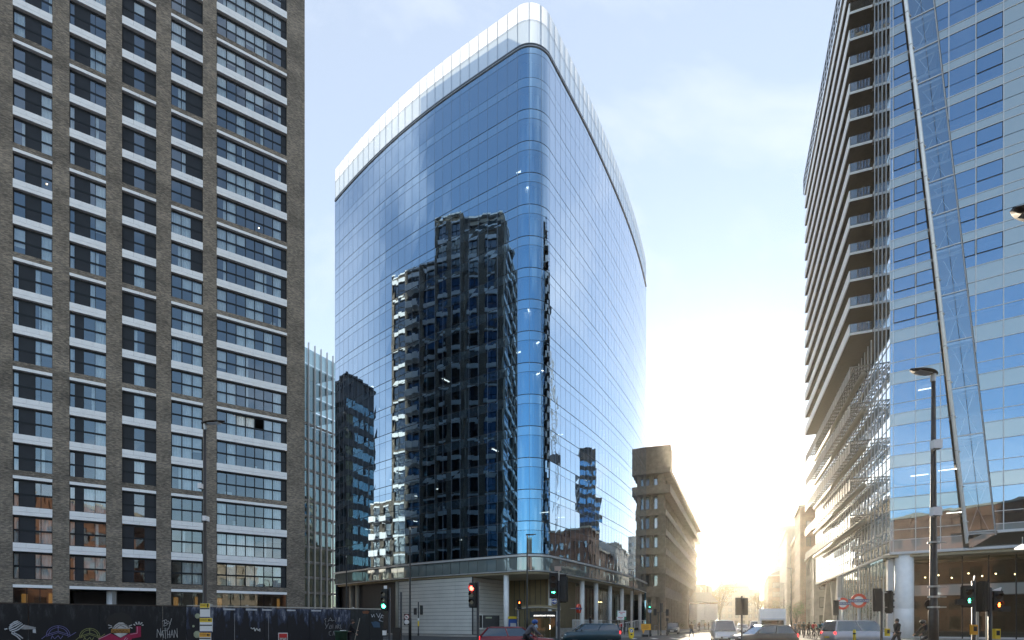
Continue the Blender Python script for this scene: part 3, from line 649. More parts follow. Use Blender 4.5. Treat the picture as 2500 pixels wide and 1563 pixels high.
# ------------------------------------------------------------------ right: residential and office tower with balconies and sunshades
def right_tower():
    F = Frame((37.4, 54.7), (.829, -.559)); org = (42, 58, 0); TOP = 76.1
    T = thing('glass_tower', 'glazed tower on the right with white stacked balconies and louvred sunshades', 'tower', org)
    G = Frame((53.83, 98.0), (-.354, -.935))     # street side; s runs from far end (0) to the corner (46.3)
    SL = 46.3
    tube = lambda z: 5.82 + (z - 9.0) * (1.16 - 5.82) / (62.5 - 9.0)       # leaning steel tube
    slant = lambda z: 7.87 + (z - 10.06) * (3.42 - 7.87) / (61.1 - 10.06)  # right edge of the leaning strip
    kt = (1.16 - 5.82) / (62.5 - 9.0); ks = (3.42 - 7.87) / (61.1 - 10.06)
    gp = Pieces('glass_pane', M['rglass'], T, org, 290); sp = Pieces('spandrel_panel', M['rspan'], T, org, 290); bg = Pieces('strip_pane', M['strip'], T, org, 200)
    fr = MB()
    def cell(s0, s1, z0, z1, kind, side, n):
        g = .025
        poly = [(s0 + g, z0 + g), (s1 - g, z0 + g), (s1 - g, z1 - g), (s0 + g, z1 - g)]
        if side == 'L': poly = clip(poly, 1, -kt, 5.82 - kt * 9.0 - .22)
        if side == 'R': poly = clip(poly, -1, ks, -(7.87 - ks * 10.06 + .06))
        if len(poly) < 3: return
        mb = MB(); F.poly(mb, poly, n + rnd.uniform(-.004, .004)); (gp if kind in 'vf' else sp).add(mb)
        if kind == 'f' and len(poly) == 4:       # opening light: dark frame proud of the glass
            w = .055
            for a, b, c, d in ((s0 + g, s1 - g, z0 + g, z0 + g + w), (s0 + g, s1 - g, z1 - g - w, z1 - g), (s0 + g, s0 + g + w, z0 + g + w, z1 - g - w), (s1 - g - w, s1 - g, z0 + g + w, z1 - g - w)):
                q = clip(clip([(a, c), (b, c), (b, d), (a, d)], 1, -kt, 5.82 - kt * 9 - .22), 1, 0, 99) if side == 'L' else clip([(a, c), (b, c), (b, d), (a, d)], -1, ks, -(7.87 - ks * 10.06 + .06))
                if len(q) > 2: F.poly(fr, q, n + .03, .03)
    # left zone rows
    rows = [(8.6, 9.8, 's')]
    for D in (9.8, 13.97, 18.1, 22.2, 26.3): rows += [(D, D + 1.0, 'v'), (D + 1.0, D + 2.95, 'v'), (D + 2.95, (D + 4.14 if D < 26 else 30.4), 's')]
    res = []
    D = 30.4
    while D < TOP - 3: res += [(D, D + .75, 'v'), (D + .75, D + 2.15, 'f'), (D + 2.15, D + 3.0, 's')]; D += 3.0
    colL = [0, .25, 2.05, 3.95, 5.85, 7.75]
    for z0, z1, k in rows + res:
        for a, b in zip(colL, colL[1:]): cell(a, b, z0, z1, 'v' if (k == 'f' and b - a < .5) else k, 'L', 0)
    # right zone rows
    rr = [(10.0, 10.6, 's'), (10.6, 11.75, 'v'), (11.75, 14.0, 'v'), (14.0, 15.3, 's')]
    for D, E in ((15.3, 19.9), (19.9, 24.4), (24.4, 28.9)): rr += [(D, D + 1.1, 'v'), (D + 1.1, D + 3.0, 'v'), (D + 3.0, E, 's')]
    rr += [(28.9, 30.3, 'v'), (30.3, 31.8, 'v'), (31.8, 33.0, 's'), (33.0, 34.4, 's')]
    D = 34.4; rres = []
    while D < TOP - 3: rres += [(D, D + 1.05, 'v'), (D + 1.05, D + 2.5, 'f'), (D + 2.5, D + 3.3, 's')]; D += 3.3
    colR = [2.7, 4.55, 6.5, 8.42, 10.3, 12.2, 14.1]
    for z0, z1, k in rr + rres:
        for i, (a, b) in enumerate(zip(colR, colR[1:])):
            kk = k
            if z0 > 34.3 and i >= 3: kk = 's'
            if z0 > 34.3 and i <= 1 and k == 'f': kk = 'v' if (int(z0) + i) % 3 else 'f'
            cell(a, b, z0, z1, kk, 'R', .35)
    fo = fr.build('opening_light_frame', M['dkframe'], T, org)
    # leaning strip: clear glazing with bracing inside
    z = 10.06; i = 0
    while z < TOP - 1:
        h = 4.5 if z < 33 else 3.3
        a0, b0, a1, b1 = tube(z) + .22, slant(z), tube(z + h) + .22, slant(z + h)
        for f0, f1 in ((0, .5), (.5, 1)):
            mb = MB(); F.poly(mb, [(a0 + (b0 - a0) * f0 + .02, z + .04), (a0 + (b0 - a0) * f1 - .02, z + .04), (a1 + (b1 - a1) * f1 - .02, z + h - .04), (a1 + (b1 - a1) * f0 + .02, z + h - .04)], .18); bg.add(mb)
        mb = MB(); mb.tube(F.p(a0 + .2, -.5, z + .3), F.p(b1 - .2, -.5, z + h - .3), .04); mb.tube(F.p(a0 + .2, -.6, z + h - .4), F.p(b0 - .1, -.6, z + h - .25), .07); mb.tube(F.p(b0 - .3, -.6, z), F.p(a1 + .3, -.6, z + h), .03); mb.build('brace', M['alu2'], T, org)
        mb = MB(); F.box(mb, a0, b0, .13, .24, z - .05, z + .04); mb.build('strip_rail', M['alu2'], T, org)
        mb = MB(); F.box(mb, a0, b0, -2.6, -.02, z - .25, z - .06); mb.build('strip_floor', M['alu2'], T, org)
        z += h; i += 1
    for fx, r in ((lambda z: tube(z) + .2, .05), (slant, .06)):
        mb = MB(); mb.tube(F.p(fx(9.6), .22, 9.6), F.p(fx(TOP), .22, TOP), r, r, 6); mb.build('strip_mullion', M['alu2'], T, org)
    mb = MB(True); mb.tube(F.p(tube(8.95), .75, 8.95), F.p(tube(TOP), .75, TOP), .13, .13, 14); mb.build('steel_tube', M['white2'], T, org)
    for k in range(20):
        z = 11 + 3.3 * k; mb = MB(); mb.tube(F.p(tube(z), .75, z), F.p(tube(z) + .3, .2, z), .06); mb.tube(F.p(tube(z), .75, z - .05), F.p(tube(z), .75, z + .05), .155, .155, 14); mb.build('tube_bracket', M['alu2'], T, org)
    # mullions and rails
    for s in colL[:-1]:
        z1 = TOP; zc = 9.0 + (s + .22 - 5.82) / kt       # stops at the tube
        if s > .3: z1 = min(TOP, zc)
        if z1 > 9: mb = MB(); F.box(mb, s - .03, s + .03, -.05, .035, 8.6, z1); mb.build('mullion', M['alu2'], T, org)
    for s in colR:
        z0 = max(10.0, 10.06 + (s - .06 - 7.87) / ks) if s < 7.9 else 10.0
        mb = MB(); F.box(mb, s - .035, s + .035, .29, .395, z0, TOP); mb.build('mullion', M['alu2'], T, org)
    for z0, z1, k in rows + res:
        if k != 'f': mb = MB(); F.box(mb, 0, min(7.7, tube(z0) - .2), -.04, .03 if k == 'v' else .05, z0 - .035, z0 + .025); mb.build('transom', M['alu2'], T, org)
    for z0, z1, k in rr + rres:
        if k != 'f': mb = MB(); F.box(mb, slant(z0) + .05, 14.1, .31, .385 if k == 'v' else .40, z0 - .035, z0 + .025); mb.build('transom', M['alu2'], T, org)
    gp.done(); sp.done(); bg.done()
    mb = MB(); F.box(mb, 0, 14.1, -.2, .08, 8.38, 8.6); F.box(mb, 8, 14.1, .09, .44, 9.78, 10.0); mb.build('bottom_edge', M['alu2'], T, org)
    mb = MB(); F.poly(mb, [(6.0, 8.62), (6.3, 8.62), (8.0, 9.77), (7.0, 9.77), (6.0, 9.3)], .3, .3); mb.build('strip_foot', M['canopy'], T, org)
    # rooms behind the front glass
    for z in [8.4 + 4.14 * i for i in range(5)] + [30.2 + 3.0 * i for i in range(15)]:
        mb = MB(); F.box(mb, .3, 14, -7, -.1 if True else 0, z, z + .3); mb.build('floor_slab', M['room'], T, org)
    mb = MB(); F.box(mb, .3, 14, -7.3, -7.05, 8, TOP); mb.build('room_wall', M['room'], T, org)
    for i, (s, z) in enumerate(((9.0, 30.8), (3.0, 24.6), (4.6, 16.4), (2.4, 16.2), (6.8, 19.0), (5.2, 12.2))):
        mb = MB(); F.box(mb, s - .7, s + .7, -1.6, -1.5, z, z + .07); mb.build('ceiling_light', M['g_white'], T, org)
    # street side: office glazing, narrow bay beside the corner, recessed flats behind the balconies
    sg = Pieces('side_pane', M['rglass'], T, org, 290); ss = Pieces('side_spandrel', M['rspan'], T, org, 200)
    for i in range(31):
        a, b = SL - 1.5 * (i + 1), SL - 1.5 * i
        a = max(a, 0)
        if b - a < .2: continue
        for z0, z1, k in rows + (res if i < 4 else []):
            mb = MB(); G.pane(mb, a + .03, b - .03, 0, z0 + .03, z1 - .03, .02, .004); (ss if k == 's' else sg).add(mb)
        mb = MB(); G.box(mb, a - .03, a + .03, -.05, .05, 8.6, TOP if i < 4 else 33.2); mb.build('side_mullion', M['alu2'], T, org)
    sg.done(); ss.done()
    for z0, z1, k in rows: mb = MB(); G.box(mb, 0, SL - .02, -.04, .04, z0 - .035, z0 + .025); mb.build('side_transom', M['alu2'], T, org)
    mb = MB(); G.box(mb, 0, SL - .02, -.2, .09, 8.38, 8.6); mb.build('bottom_edge', M['alu2'], T, org)
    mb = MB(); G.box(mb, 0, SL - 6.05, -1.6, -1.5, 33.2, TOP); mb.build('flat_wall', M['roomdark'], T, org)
    for k in range(14):
        for i in range(9):
            s = 1.2 + 4.3 * i
            mb = MB(); G.box(mb, s, s + 2.4, -1.49, -1.46, 34.4 + 3 * k, 36.5 + 3 * k); mb.build('balcony_door', M['rglass'], T, org)
    # balconies
    for k in range(14):
        z = 34.1 + 3.0 * k
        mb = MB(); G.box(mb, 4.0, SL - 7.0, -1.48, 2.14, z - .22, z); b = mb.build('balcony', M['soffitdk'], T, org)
        mb = MB(); G.box(mb, 4.0, SL - 6.96, 2.15, 2.25, z - .26, z + .98); mb.build('balustrade', M['white2'], b, org)
        mb = MB(); G.box(mb, SL - 6.99, SL - 6.95, .02, 2.14, z - .24, z + .02); mb.build('slab_edge', M['white2'], b, org)
        mb = MB(); G.box(mb, SL - 6.99, SL - 6.96, .05, 2.1, z + .06, z + 1.0); mb.build('glass_screen', M['clear'], b, org)
        for s in (13, 22, 31): mb = MB(); G.box(mb, s, s + .06, -1.4, 2.1, z, z + 1.9); mb.build('divider', M['clear'], b, org)
        mb = MB(); G.box(mb, SL - 7.4, SL - 6.2, -1.45, -.02, z - .22, z + .02); mb.build('slab_return', M['white2'], b, org)
    # railing of the roof terrace
    r = MB()
    for zz in (76.3, 77.1, 77.9, 78.6): r.tube(G.p(3.0, 2.3, zz), G.p(SL - 7, 2.3, zz), .05, .05, 5)
    for i in range(24): r.tube(G.p(3.0 + 1.55 * i, 2.3, 76.0), G.p(3.0 + 1.55 * i, 2.3, 78.7), .05, .05, 5)
    r.build('roof_railing', M['dkmetal'], T, org)
    mb = MB(); G.box(mb, 3, SL - .1, -10, 2.2, TOP - .25, TOP); mb.build('roof', M['white2'], T, org)
    # sunshades of the office floors
    for z in (30.3, 26.2, 22.0, 17.8, 13.7):
        f = MB(); s = SL - 6.9; i = 0
        while s > 4.2:
            w = .05 if i else .11
            G.box(f, s - w, s, .06, 2.2, z - .12, z); G.box(f, s - w, s, 2.1, 2.2, z - 1.25, z - .12)
            if i: f.tube(G.p(s, 2.1, z - .15), G.p(s - 1.2, .1, z - .15), .035, .035, 5); f.tube(G.p(s, .08, z - .9), G.p(s, 2.1, z - .15), .03, .03, 5)
            s -= 1.5; i += 1
        fo = f.build('sunshade', M['shade'], T, org)
        for j in range(8): mb = MB(); G.box(mb, 4.0, SL - 7.02, .35 + .24 * j, .44 + .24 * j, z - .08, z - .02); mb.build('slat', M['shade'], fo, org)
        for j in range(6): mb = MB(); G.box(mb, 4.0, SL - 7.02, 2.13, 2.18, z - .34 - .18 * j, z - .26 - .18 * j); mb.build('slat', M['shade'], fo, org)
        mb = MB(True); mb.tube(G.p(4.0, .7, z - .75), G.p(SL - 7.6, .7, z - .75), .3, .3, 12); mb.build('beige_tube', M['beige'], fo, org)  # plain beige tube added along each sunshade
    # street level: round column, shopfront, raking legs under the far end
    q = F.p(1.15, -.9, 0); mb = MB(True); mb.lathe([(.80, 0), (.80, 3.0), (.79, 3.02), (.80, 3.04), (.80, 8.38)], q, 28); mb.build('round_column', M['white2'], T, org)
    mb = MB(); F.box(mb, -.6, 14.1, -10, -.25, 8.1, 8.37); mb.build('soffit', M['soffit'], T, org)
    for i in range(7):
        a, b = 1.9 + 1.95 * i, 1.9 + 1.95 * (i + 1)
        for z0, z1, m in ((.3, 4.25, 'lobby'), (4.35, 5.4, 'rspan'), (5.5, 8.0, 'lobby')):
            mb = MB(); F.pane(mb, a + .05, b - .05, -2.6, z0, z1); mb.build('shop_pane', M[m], T, org)
        mb = MB(); F.box(mb, a - .05, a + .05, -2.68, -2.55, 0, 8.1); mb.build('shop_mullion', M['dkframe'], T, org)
    mb = MB(); F.box(mb, 1.9, 15.5, -2.7, -2.56, .0, .28); mb.build('shop_plinth', M['alu2'], T, org)
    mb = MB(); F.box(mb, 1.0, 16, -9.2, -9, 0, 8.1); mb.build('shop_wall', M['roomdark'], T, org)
    for i in range(9): s = 3 + 1.15 * i; mb = MB(); mb.ball(F.p(s, -4.5 - (i % 3), 6.3 + .25 * (i % 2)), .07); mb.build('shop_lamp', M['g_warm'], T, org)
    for i in range(17):
        a, b = SL - 1.6 - 1.5 * (i + 1), SL - 1.6 - 1.5 * i
        for z0, z1 in ((.2, 2.9), (2.96, 4.3), (4.36, 6.3), (6.36, 8.3)): mb = MB(); G.pane(mb, a + .03, b - .03, -.5, z0, z1); mb.build('shop_pane', M['lobby'], T, org)
        mb = MB(); G.box(mb, a - .03, a + .03, -.55, -.44, 0, 8.38); mb.build('shop_mullion', M['alu2'], T, org)
    mb = MB(); G.box(mb, SL - 1.5, SL - .9, -.5, .0, 0, 8.38); mb.build('square_column', M['alu2'], T, org)
    mb = MB(); G.box(mb, SL - 28, SL - 27.2, -2, -.1, 0, 8.38); mb.build('square_column', M['alu2'], T, org)
    mb = MB(); G.box(mb, 0, SL - 28, -10, -.25, 8.1, 8.37); mb.build('soffit', M['concrete'], T, org)
    mb = MB(); G.box(mb, 0, SL - 28, -6.2, -6, 0, 8.1); mb.build('undercroft_wall', M['dkwall'], T, org)
    for a, b in ((17.6, 13.0), (11.6, 14.8), (8, 4)):
        mb = MB(); mb.hexa([G.p(b, -.3, 0), G.p(b + 1.0, -.3, 0), G.p(b + 1.0, -1.5, 0), G.p(b, -1.5, 0)], [G.p(a, -.3, 8.1), G.p(a + 1.2, -.3, 8.1), G.p(a + 1.2, -1.5, 8.1), G.p(a, -1.5, 8.1)]); mb.build('raking_leg', M['palestone'], T, org)
    mb = MB(); G.box(mb, -.1, .0, -12, -.02, 8.6, TOP); F.box(mb, 14.12, 14.3, -12, .3, 0, TOP); mb.build('end_wall', M['rspan'], T, org)
    return F, G
RF, RG = right_tower()

# ------------------------------------------------------------------ other buildings
def windows(f, wall_mb_list, par, org, cols, rows_, n, pm, fm, names=('window', 'pane')):
    """separate framed windows: cols = (s0, s1), rows_ = (z0, z1)"""
    for s0, s1 in cols:
        for z0, z1 in rows_:
            w = MB(); t = .07
            for a, b, c, d in ((s0, s1, z0, z0 + t), (s0, s1, z1 - t, z1), (s0, s0 + t, z0 + t, z1 - t), (s1 - t, s1, z0 + t, z1 - t)): f.box(w, a, b, n - .02, n + .05, c, d)
            wo = w.build(names[0], fm, par, org)
            mb = MB(); f.pane(mb, s0 + t, s1 - t, n + .02, z0 + t, z1 - t); mb.build(names[1], pm, wo, org)

def glass_block():     # curved glass office block glimpsed between the brick tower and the blue tower
    F = Frame((-58.0, 126.5), (.48, .877)); org = (-52, 134, 0)
    T = thing('glass_office_block', 'green glass office block with vertical fins seen in the gap beside the brick tower', 'office block', org)
    pts = [Vector((-58 + .48 * s, 126.5 + .877 * s)) for s in range(0, 26, 2)]
    c = pts[-1]; d = Vector((.48, .877)); n = Vector((.877, -.48)); O = c - n * 3.4
    pts += [O + (n * math.cos(a) + d * math.sin(a)) * 3.4 for a in [R(x) for x in (15, 30, 45, 60, 75, 90)]]
    g = Pieces('glass_pane', M['gglass'], T, org, 280); lo = MB(); fz = MB()
    z = 5.2; k = 0
    while z < 52:
        for a, b in zip(pts, pts[1:]):
            mb = MB(); sheet(mb, [a, b], 0, z + .62, z + 3.7, .03, .006); g.add(mb)
        m = MB(); strip(m, pts, -.25, .03, z, z + .55); m.build('floor_band', M['dkmetal'], T, org)
        for q in (.08, .28, .48): m = MB(); strip(m, pts, .031, .14, z + q - .04, z + q); m.build('louvre', M['alu2'], T, org)
        z += 3.85; k += 1
    zs = z
    while z < 70:
        for a, b in zip(pts, pts[1:]):
            mb = MB(); sheet(mb, [a, b], 0, z + .05, z + 3.8, .03, .006); g.add(mb)
        z += 3.85
    g.done()
    for p in pts[:13]:
        mb = MB(); q = p + n * .5; mb.hexa([(p.x, p.y, 5), (q.x, q.y, 5), (q.x + d.x * .1, q.y + d.y * .1, 5), (p.x + d.x * .1, p.y + d.y * .1, 5)], [(p.x, p.y, z + 1.4), (q.x, q.y, z + 1.4), (q.x + d.x * .1, q.y + d.y * .1, z + 1.4), (p.x + d.x * .1, p.y + d.y * .1, z + 1.4)]); mb.build('fin', M['alu2'], T, org)
    inner = [(p.x - n.x * 1.2, p.y - n.y * 1.2) for p in pts[:13]] + [(-75, 160), (-90, 140)]
    for k in range(17): mb = MB(); mb.prism(inner, 5.2 + 3.85 * k, 5.5 + 3.85 * k); mb.build('floor_slab', M['room'], T, org)
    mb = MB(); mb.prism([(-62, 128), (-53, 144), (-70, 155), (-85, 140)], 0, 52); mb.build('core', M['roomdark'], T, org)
    mb = MB(); strip(mb, pts[:13], -2.8, -2.5, 5.1, 52); mb.build('dark_backing', M['roomdark'], T, org)  # dark sheet added behind the glass to hide bright haze beyond
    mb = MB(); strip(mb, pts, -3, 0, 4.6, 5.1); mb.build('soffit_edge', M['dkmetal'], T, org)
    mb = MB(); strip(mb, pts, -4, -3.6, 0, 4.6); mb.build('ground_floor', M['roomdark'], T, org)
    for i in range(6): p = pts[2 + i * 2] - n * 2.5; mb = MB(); mb.box(p.x - .3, p.x + .3, p.y - .3, p.y + .3, 4.1, 4.25); mb.build('ground_light', M['g_warm'], T, org)
glass_block()

def brown_building():  # concrete slab offices with deep bands, beyond the blue tower
    A = Vector((32.4, 117.3)); d = Vector((.392, .92)); F = Frame(A, d); E = Frame(A - Vector((.94, -.34)) * 4.5, (.94, -.34)); org = (33, 121, 0)
    # F.n points to the street (+x); E is the end towards the camera
    T = thing('concrete_office_building', 'brown concrete office building with deep projecting bands beyond the blue tower', 'office building', org)
    W = 4.5; LEN = 84
    def ring(nm, z0, z1, out, m='concrete', back=0):
        mb = MB(); c = [E.p(-out - 3, out, 0), E.p(W + out, out, 0), F.p(LEN, out, 0), F.p(LEN, -9, 0), E.p(-3 - out, -LEN, 0)]
        c = [E.p(-2.0, out, 0), E.p(W + out, out, 0), F.p(LEN, out, 0), F.p(LEN, -9, 0), F.p(9, -9, 0)]
        mb.prism([(p[0], p[1]) for p in c], z0, z1); return mb.build(nm, M[m], T, org)
    mb = MB(); E.box(mb, -2.0, W + 1.3, -3.6, 1.3, 34.2, 39.0); mb.build('crown', M['concrete'], T, org)
    ring('roof', 33.3, 34.18, 1.25); ring('band', 29.0, 30.8, 1.2)
    for z in (24.6, 20.4, 16.3, 12.2): ring('band', z, z + 1.35, .22)
    ring('band', 7.2, 9.4, .1)
    ring('wall', 0, 33.28, -1.3)
    fl = [(31.0, 33.0), (26.2, 29.0), (22.0, 24.4), (17.9, 20.2), (13.8, 16.1), (9.6, 12.0)]
    for i, (z0, z1) in enumerate(fl):
        for s in (.2, 1.45, 1.95, 3.2, 4.2):
            mb = MB(); E.box(mb, s - .2, s + .2, -1.29, -.25, z0 - .3, z1 + .3); mb.build('pier', M['concrete'], T, org)
        windows(E, None, T, org, [(.45, 1.2), (2.2, 2.95)], [(z0, z1 - .1)], -1.25, M['wglass'], M['dkframe'])
        for s in range(0, 80, 3):
            mb = MB(); F.box(mb, s - .02, s + .45, -1.29, .12 if i > 1 else -.3, z0 - .32, z1 + .3); mb.build('pier', M['concrete'], T, org)
        for s in range(0, 36, 3): windows(F, None, T, org, [(s + .7, s + 2.8)], [(z0, z1)], -1.25, M['wglass'], M['dkframe'])
    for s in range(0, 80, 3): mb = MB(); F.box(mb, s, s + .9, -1.28, .05, 0, 7.19); mb.build('ground_pier', M['concrete'], T, org)
    for s in (.9, 2.7, 4.5): mb = MB(); E.box(mb, s - .9, s, -1.28, .05, 0, 7.19); mb.build('ground_pier', M['concrete'], T, org)
    mb = MB(); F.box(mb, 30, 34, .36, 1.8, 0, 10.5); mb.build('porch', M['concrete'], T, org)
    mb = MB(); F.box(mb, 38, 46, .4, .9, 5.2, 8.6); mb.build('fascia_sign', M['signwhite'], T, org)
brown_building()

def block(name, label, o, d, L, D, H, wallm, cat='building', fl=3.4, bay=2.6, base=4.0, pm='wglass', uv=False, roof='flat', ends=True, wfrac=.55, cornice=True, skipn=0):
    F = Frame(o, d); org = F.p(L / 2, -D / 2, 0)
    T = thing(name, label, cat, org)
    w = MB(); F.box(w, 0, L, -D, -.25, 0, H); w.build('wall', M[wallm], T, org, uv)
    faces = [(F, L)]
    if ends: a = F.p(0, -D, 0); faces.append((Frame((a[0], a[1]), (-F.n[0] * -1, -F.n[1] * -1)), D)); 
    if ends: a = F.p(L, -.25, 0); faces.append((Frame((a[0], a[1]), (-F.n[0], -F.n[1])), D - .25))
    for fi, (f, LL) in enumerate(faces):
        off = -.25 if fi == 0 else 0
        nb = max(1, int(LL / bay)); bw = LL / nb; g = bw * (1 - wfrac) / 2
        n = int((H - base - .8) / fl)
        pi = MB()
        for b in range(nb + 1): f.box(pi, max(0, b * bw - g), min(LL, b * bw + g), off, off + .24, 0, H)
        for k in range(n + 1): 
            z = base + fl * k
            for b in range(nb): f.box(pi, b * bw + g, (b + 1) * bw - g, off, off + .2, z - fl * .28, min(z + fl * .14, H))
        pi.build('pilaster', M[wallm], T, org, uv)
        windows(f, None, T, org, [(b * bw + g, (b + 1) * bw - g) for b in range(nb)], [(base + fl * k + fl * .14, base + fl * (k + 1) - fl * .28) for k in range(n)], off + .02, M[pm], M['dkframe'])
        if base > 3: windows(f, None, T, org, [(b * bw + g, (b + 1) * bw - g) for b in range(nb)], [(.4, base - fl * .28)], off + .02, M['lobby'], M['dkframe'], ('shopfront', 'pane'))
    if cornice: c = MB(); F.box(c, -.3, L + .3, -D - .3, .3, H, H + .5); c.build('cornice', M['palestone' if wallm in ('redbrick', 'palestone') else wallm], T, org)
    if roof == 'pitched':
        r = MB(); a = [F.p(-.2, .2, H + .5), F.p(L + .2, .2, H + .5), F.p(L + .2, -D - .2, H + .5), F.p(-.2, -D - .2, H + .5)]; t = [F.p(.6, -D * .45, H + 3.4), F.p(L - .6, -D * .45, H + 3.4), F.p(L - .6, -D * .55, H + 3.4), F.p(.6, -D * .55, H + 3.4)]; r.hexa(a, t)
        ro = r.build('roof', M['slate'], T, org)
        for q in (.15, .8): c = MB(); F.box(c, L * q, L * q + 1.2, -D * .5 - .5, -D * .5 + .5, H + 2, H + 5.2); c.build('chimney', M['redbrick'], ro, org)
    return T, F

st = (.39, .92)
# right side of the street beyond the glass tower (fronts face the street, i.e. -x)
def rblock(name, label, y0, x0, L, D, H, m, **k):
    d = Vector((-.39, -.92)); o = Vector((x0, y0)) - d * L
    return block(name, label, o, d, L, D, H, m, **k)
rblock('stone_building', 'pale stone corner building with cornice just beyond the glass tower', 103, 56.2, 14, 18, 14.5, 'palestone', uv=False)
rblock('red_brick_building', 'tall plain red brick building rising behind the stone corner building', 119, 62.0, 14, 22, 26.5, 'redbrick', uv=True, wfrac=.35)
rblock('brick_warehouse', 'brown brick building one step lower than the tall red brick one', 134, 69.0, 18, 20, 22.5, 'redbrick', uv=True, wfrac=.45)
rblock('scaffolded_building', 'pale rendered street building farther along the right side of the street', 153, 76.0, 34, 18, 27, 'scaff')
rblock('far_terrace', 'hazy far terrace at the end of the right side of the street', 205, 95, 60, 16, 19, 'redbrick', uv=True, roof='pitched', bay=4)
rblock('far_tower_block', 'faint tall block fading into the glare above the far street', 262, 124, 30, 22, 47, 'scaff', bay=4)
# end of the street
block('domed_building', 'hazy pale stone building with rounded roof closing the far end of the street', (113, 300), (1, .05), 22, 20, 20, 'palestone', bay=3.6)
mb = MB(True); mb.lathe([(9, 0), (8.6, 2.5), (7, 4.8), (4, 6.6), (1.2, 7.4), (1, 9.5), (.1, 10.5)], (124, 311, 20.5), 24)
dome = mb.build('dome', M['slate'], next(o for o in bpy.data.objects if o.name == 'domed_building'), next(o for o in bpy.data.objects if o.name == 'domed_building').location)
block('white_house', 'small white house with two rows of paired windows at the street bend', (50.6, 150.5), (1, .06), 5.4, 8, 6.9, 'white2', cat='house', fl=2.9, bay=2.7, base=.4, roof='pitched', wfrac=.42, cornice=False)
block('left_far_terrace', 'hazy brown terrace behind the trees at the left of the far street', (72, 206), st, 50, 12, 16, 'redbrick', uv=True, bay=4)
block('left_mid_offices', 'low pale offices continuing the left side of the street past the porch', (66.5, 196), st, 26, 12, 14, 'scaff', bay=3.5)
# seen only in reflections
block('dark_glass_skyscraper', 'tall dark glass skyscraper mirrored in the right face of the blue tower', (122, 176), (.5, -.87), 15, 15, 72, 'dkpanel', pm='cglass', bay=3, fl=3.8, wfrac=.85)
block('slim_glass_tower', 'slim stepped tower mirrored low in the right face of the blue tower', (150, 210), (.5, -.87), 12, 12, 62, 'dkpanel', pm='cglass', bay=3, fl=3.8, wfrac=.8)
block('dark_office_tower', 'dark glass tower mirrored in the left part of the blue tower', (-78, 92), (.75, .66), 15, 13, 60, 'dkwall', pm='gglass', bay=3, fl=3.7, wfrac=.85)
block('grey_side_tower', 'grey tower mirrored at the far left of the blue tower', (-110, 110), (.6, .8), 12, 16, 40, 'dkwall', pm='wglass2', bay=3, fl=3.6, wfrac=.7)
for i, (x, y, L, H, m, lab) in enumerate(((46, -18, 26, 17, 'palestone', 'pale stone block behind the viewer at the right'), (17, -17, 30, 24.5, 'redbrick', 'brown brick block behind the viewer, mirrored at the foot of the right tower'), (74, -14, 24, 12, 'redbrick', 'low brick range behind the viewer at the far right'), (-24, -30, 22, 13, 'scaff', 'rendered block behind the viewer on the left'))):
    block('street_building', lab, (x, y), (-1, .08), L, 14, H, m, uv=(m == 'redbrick'), bay=3.4)

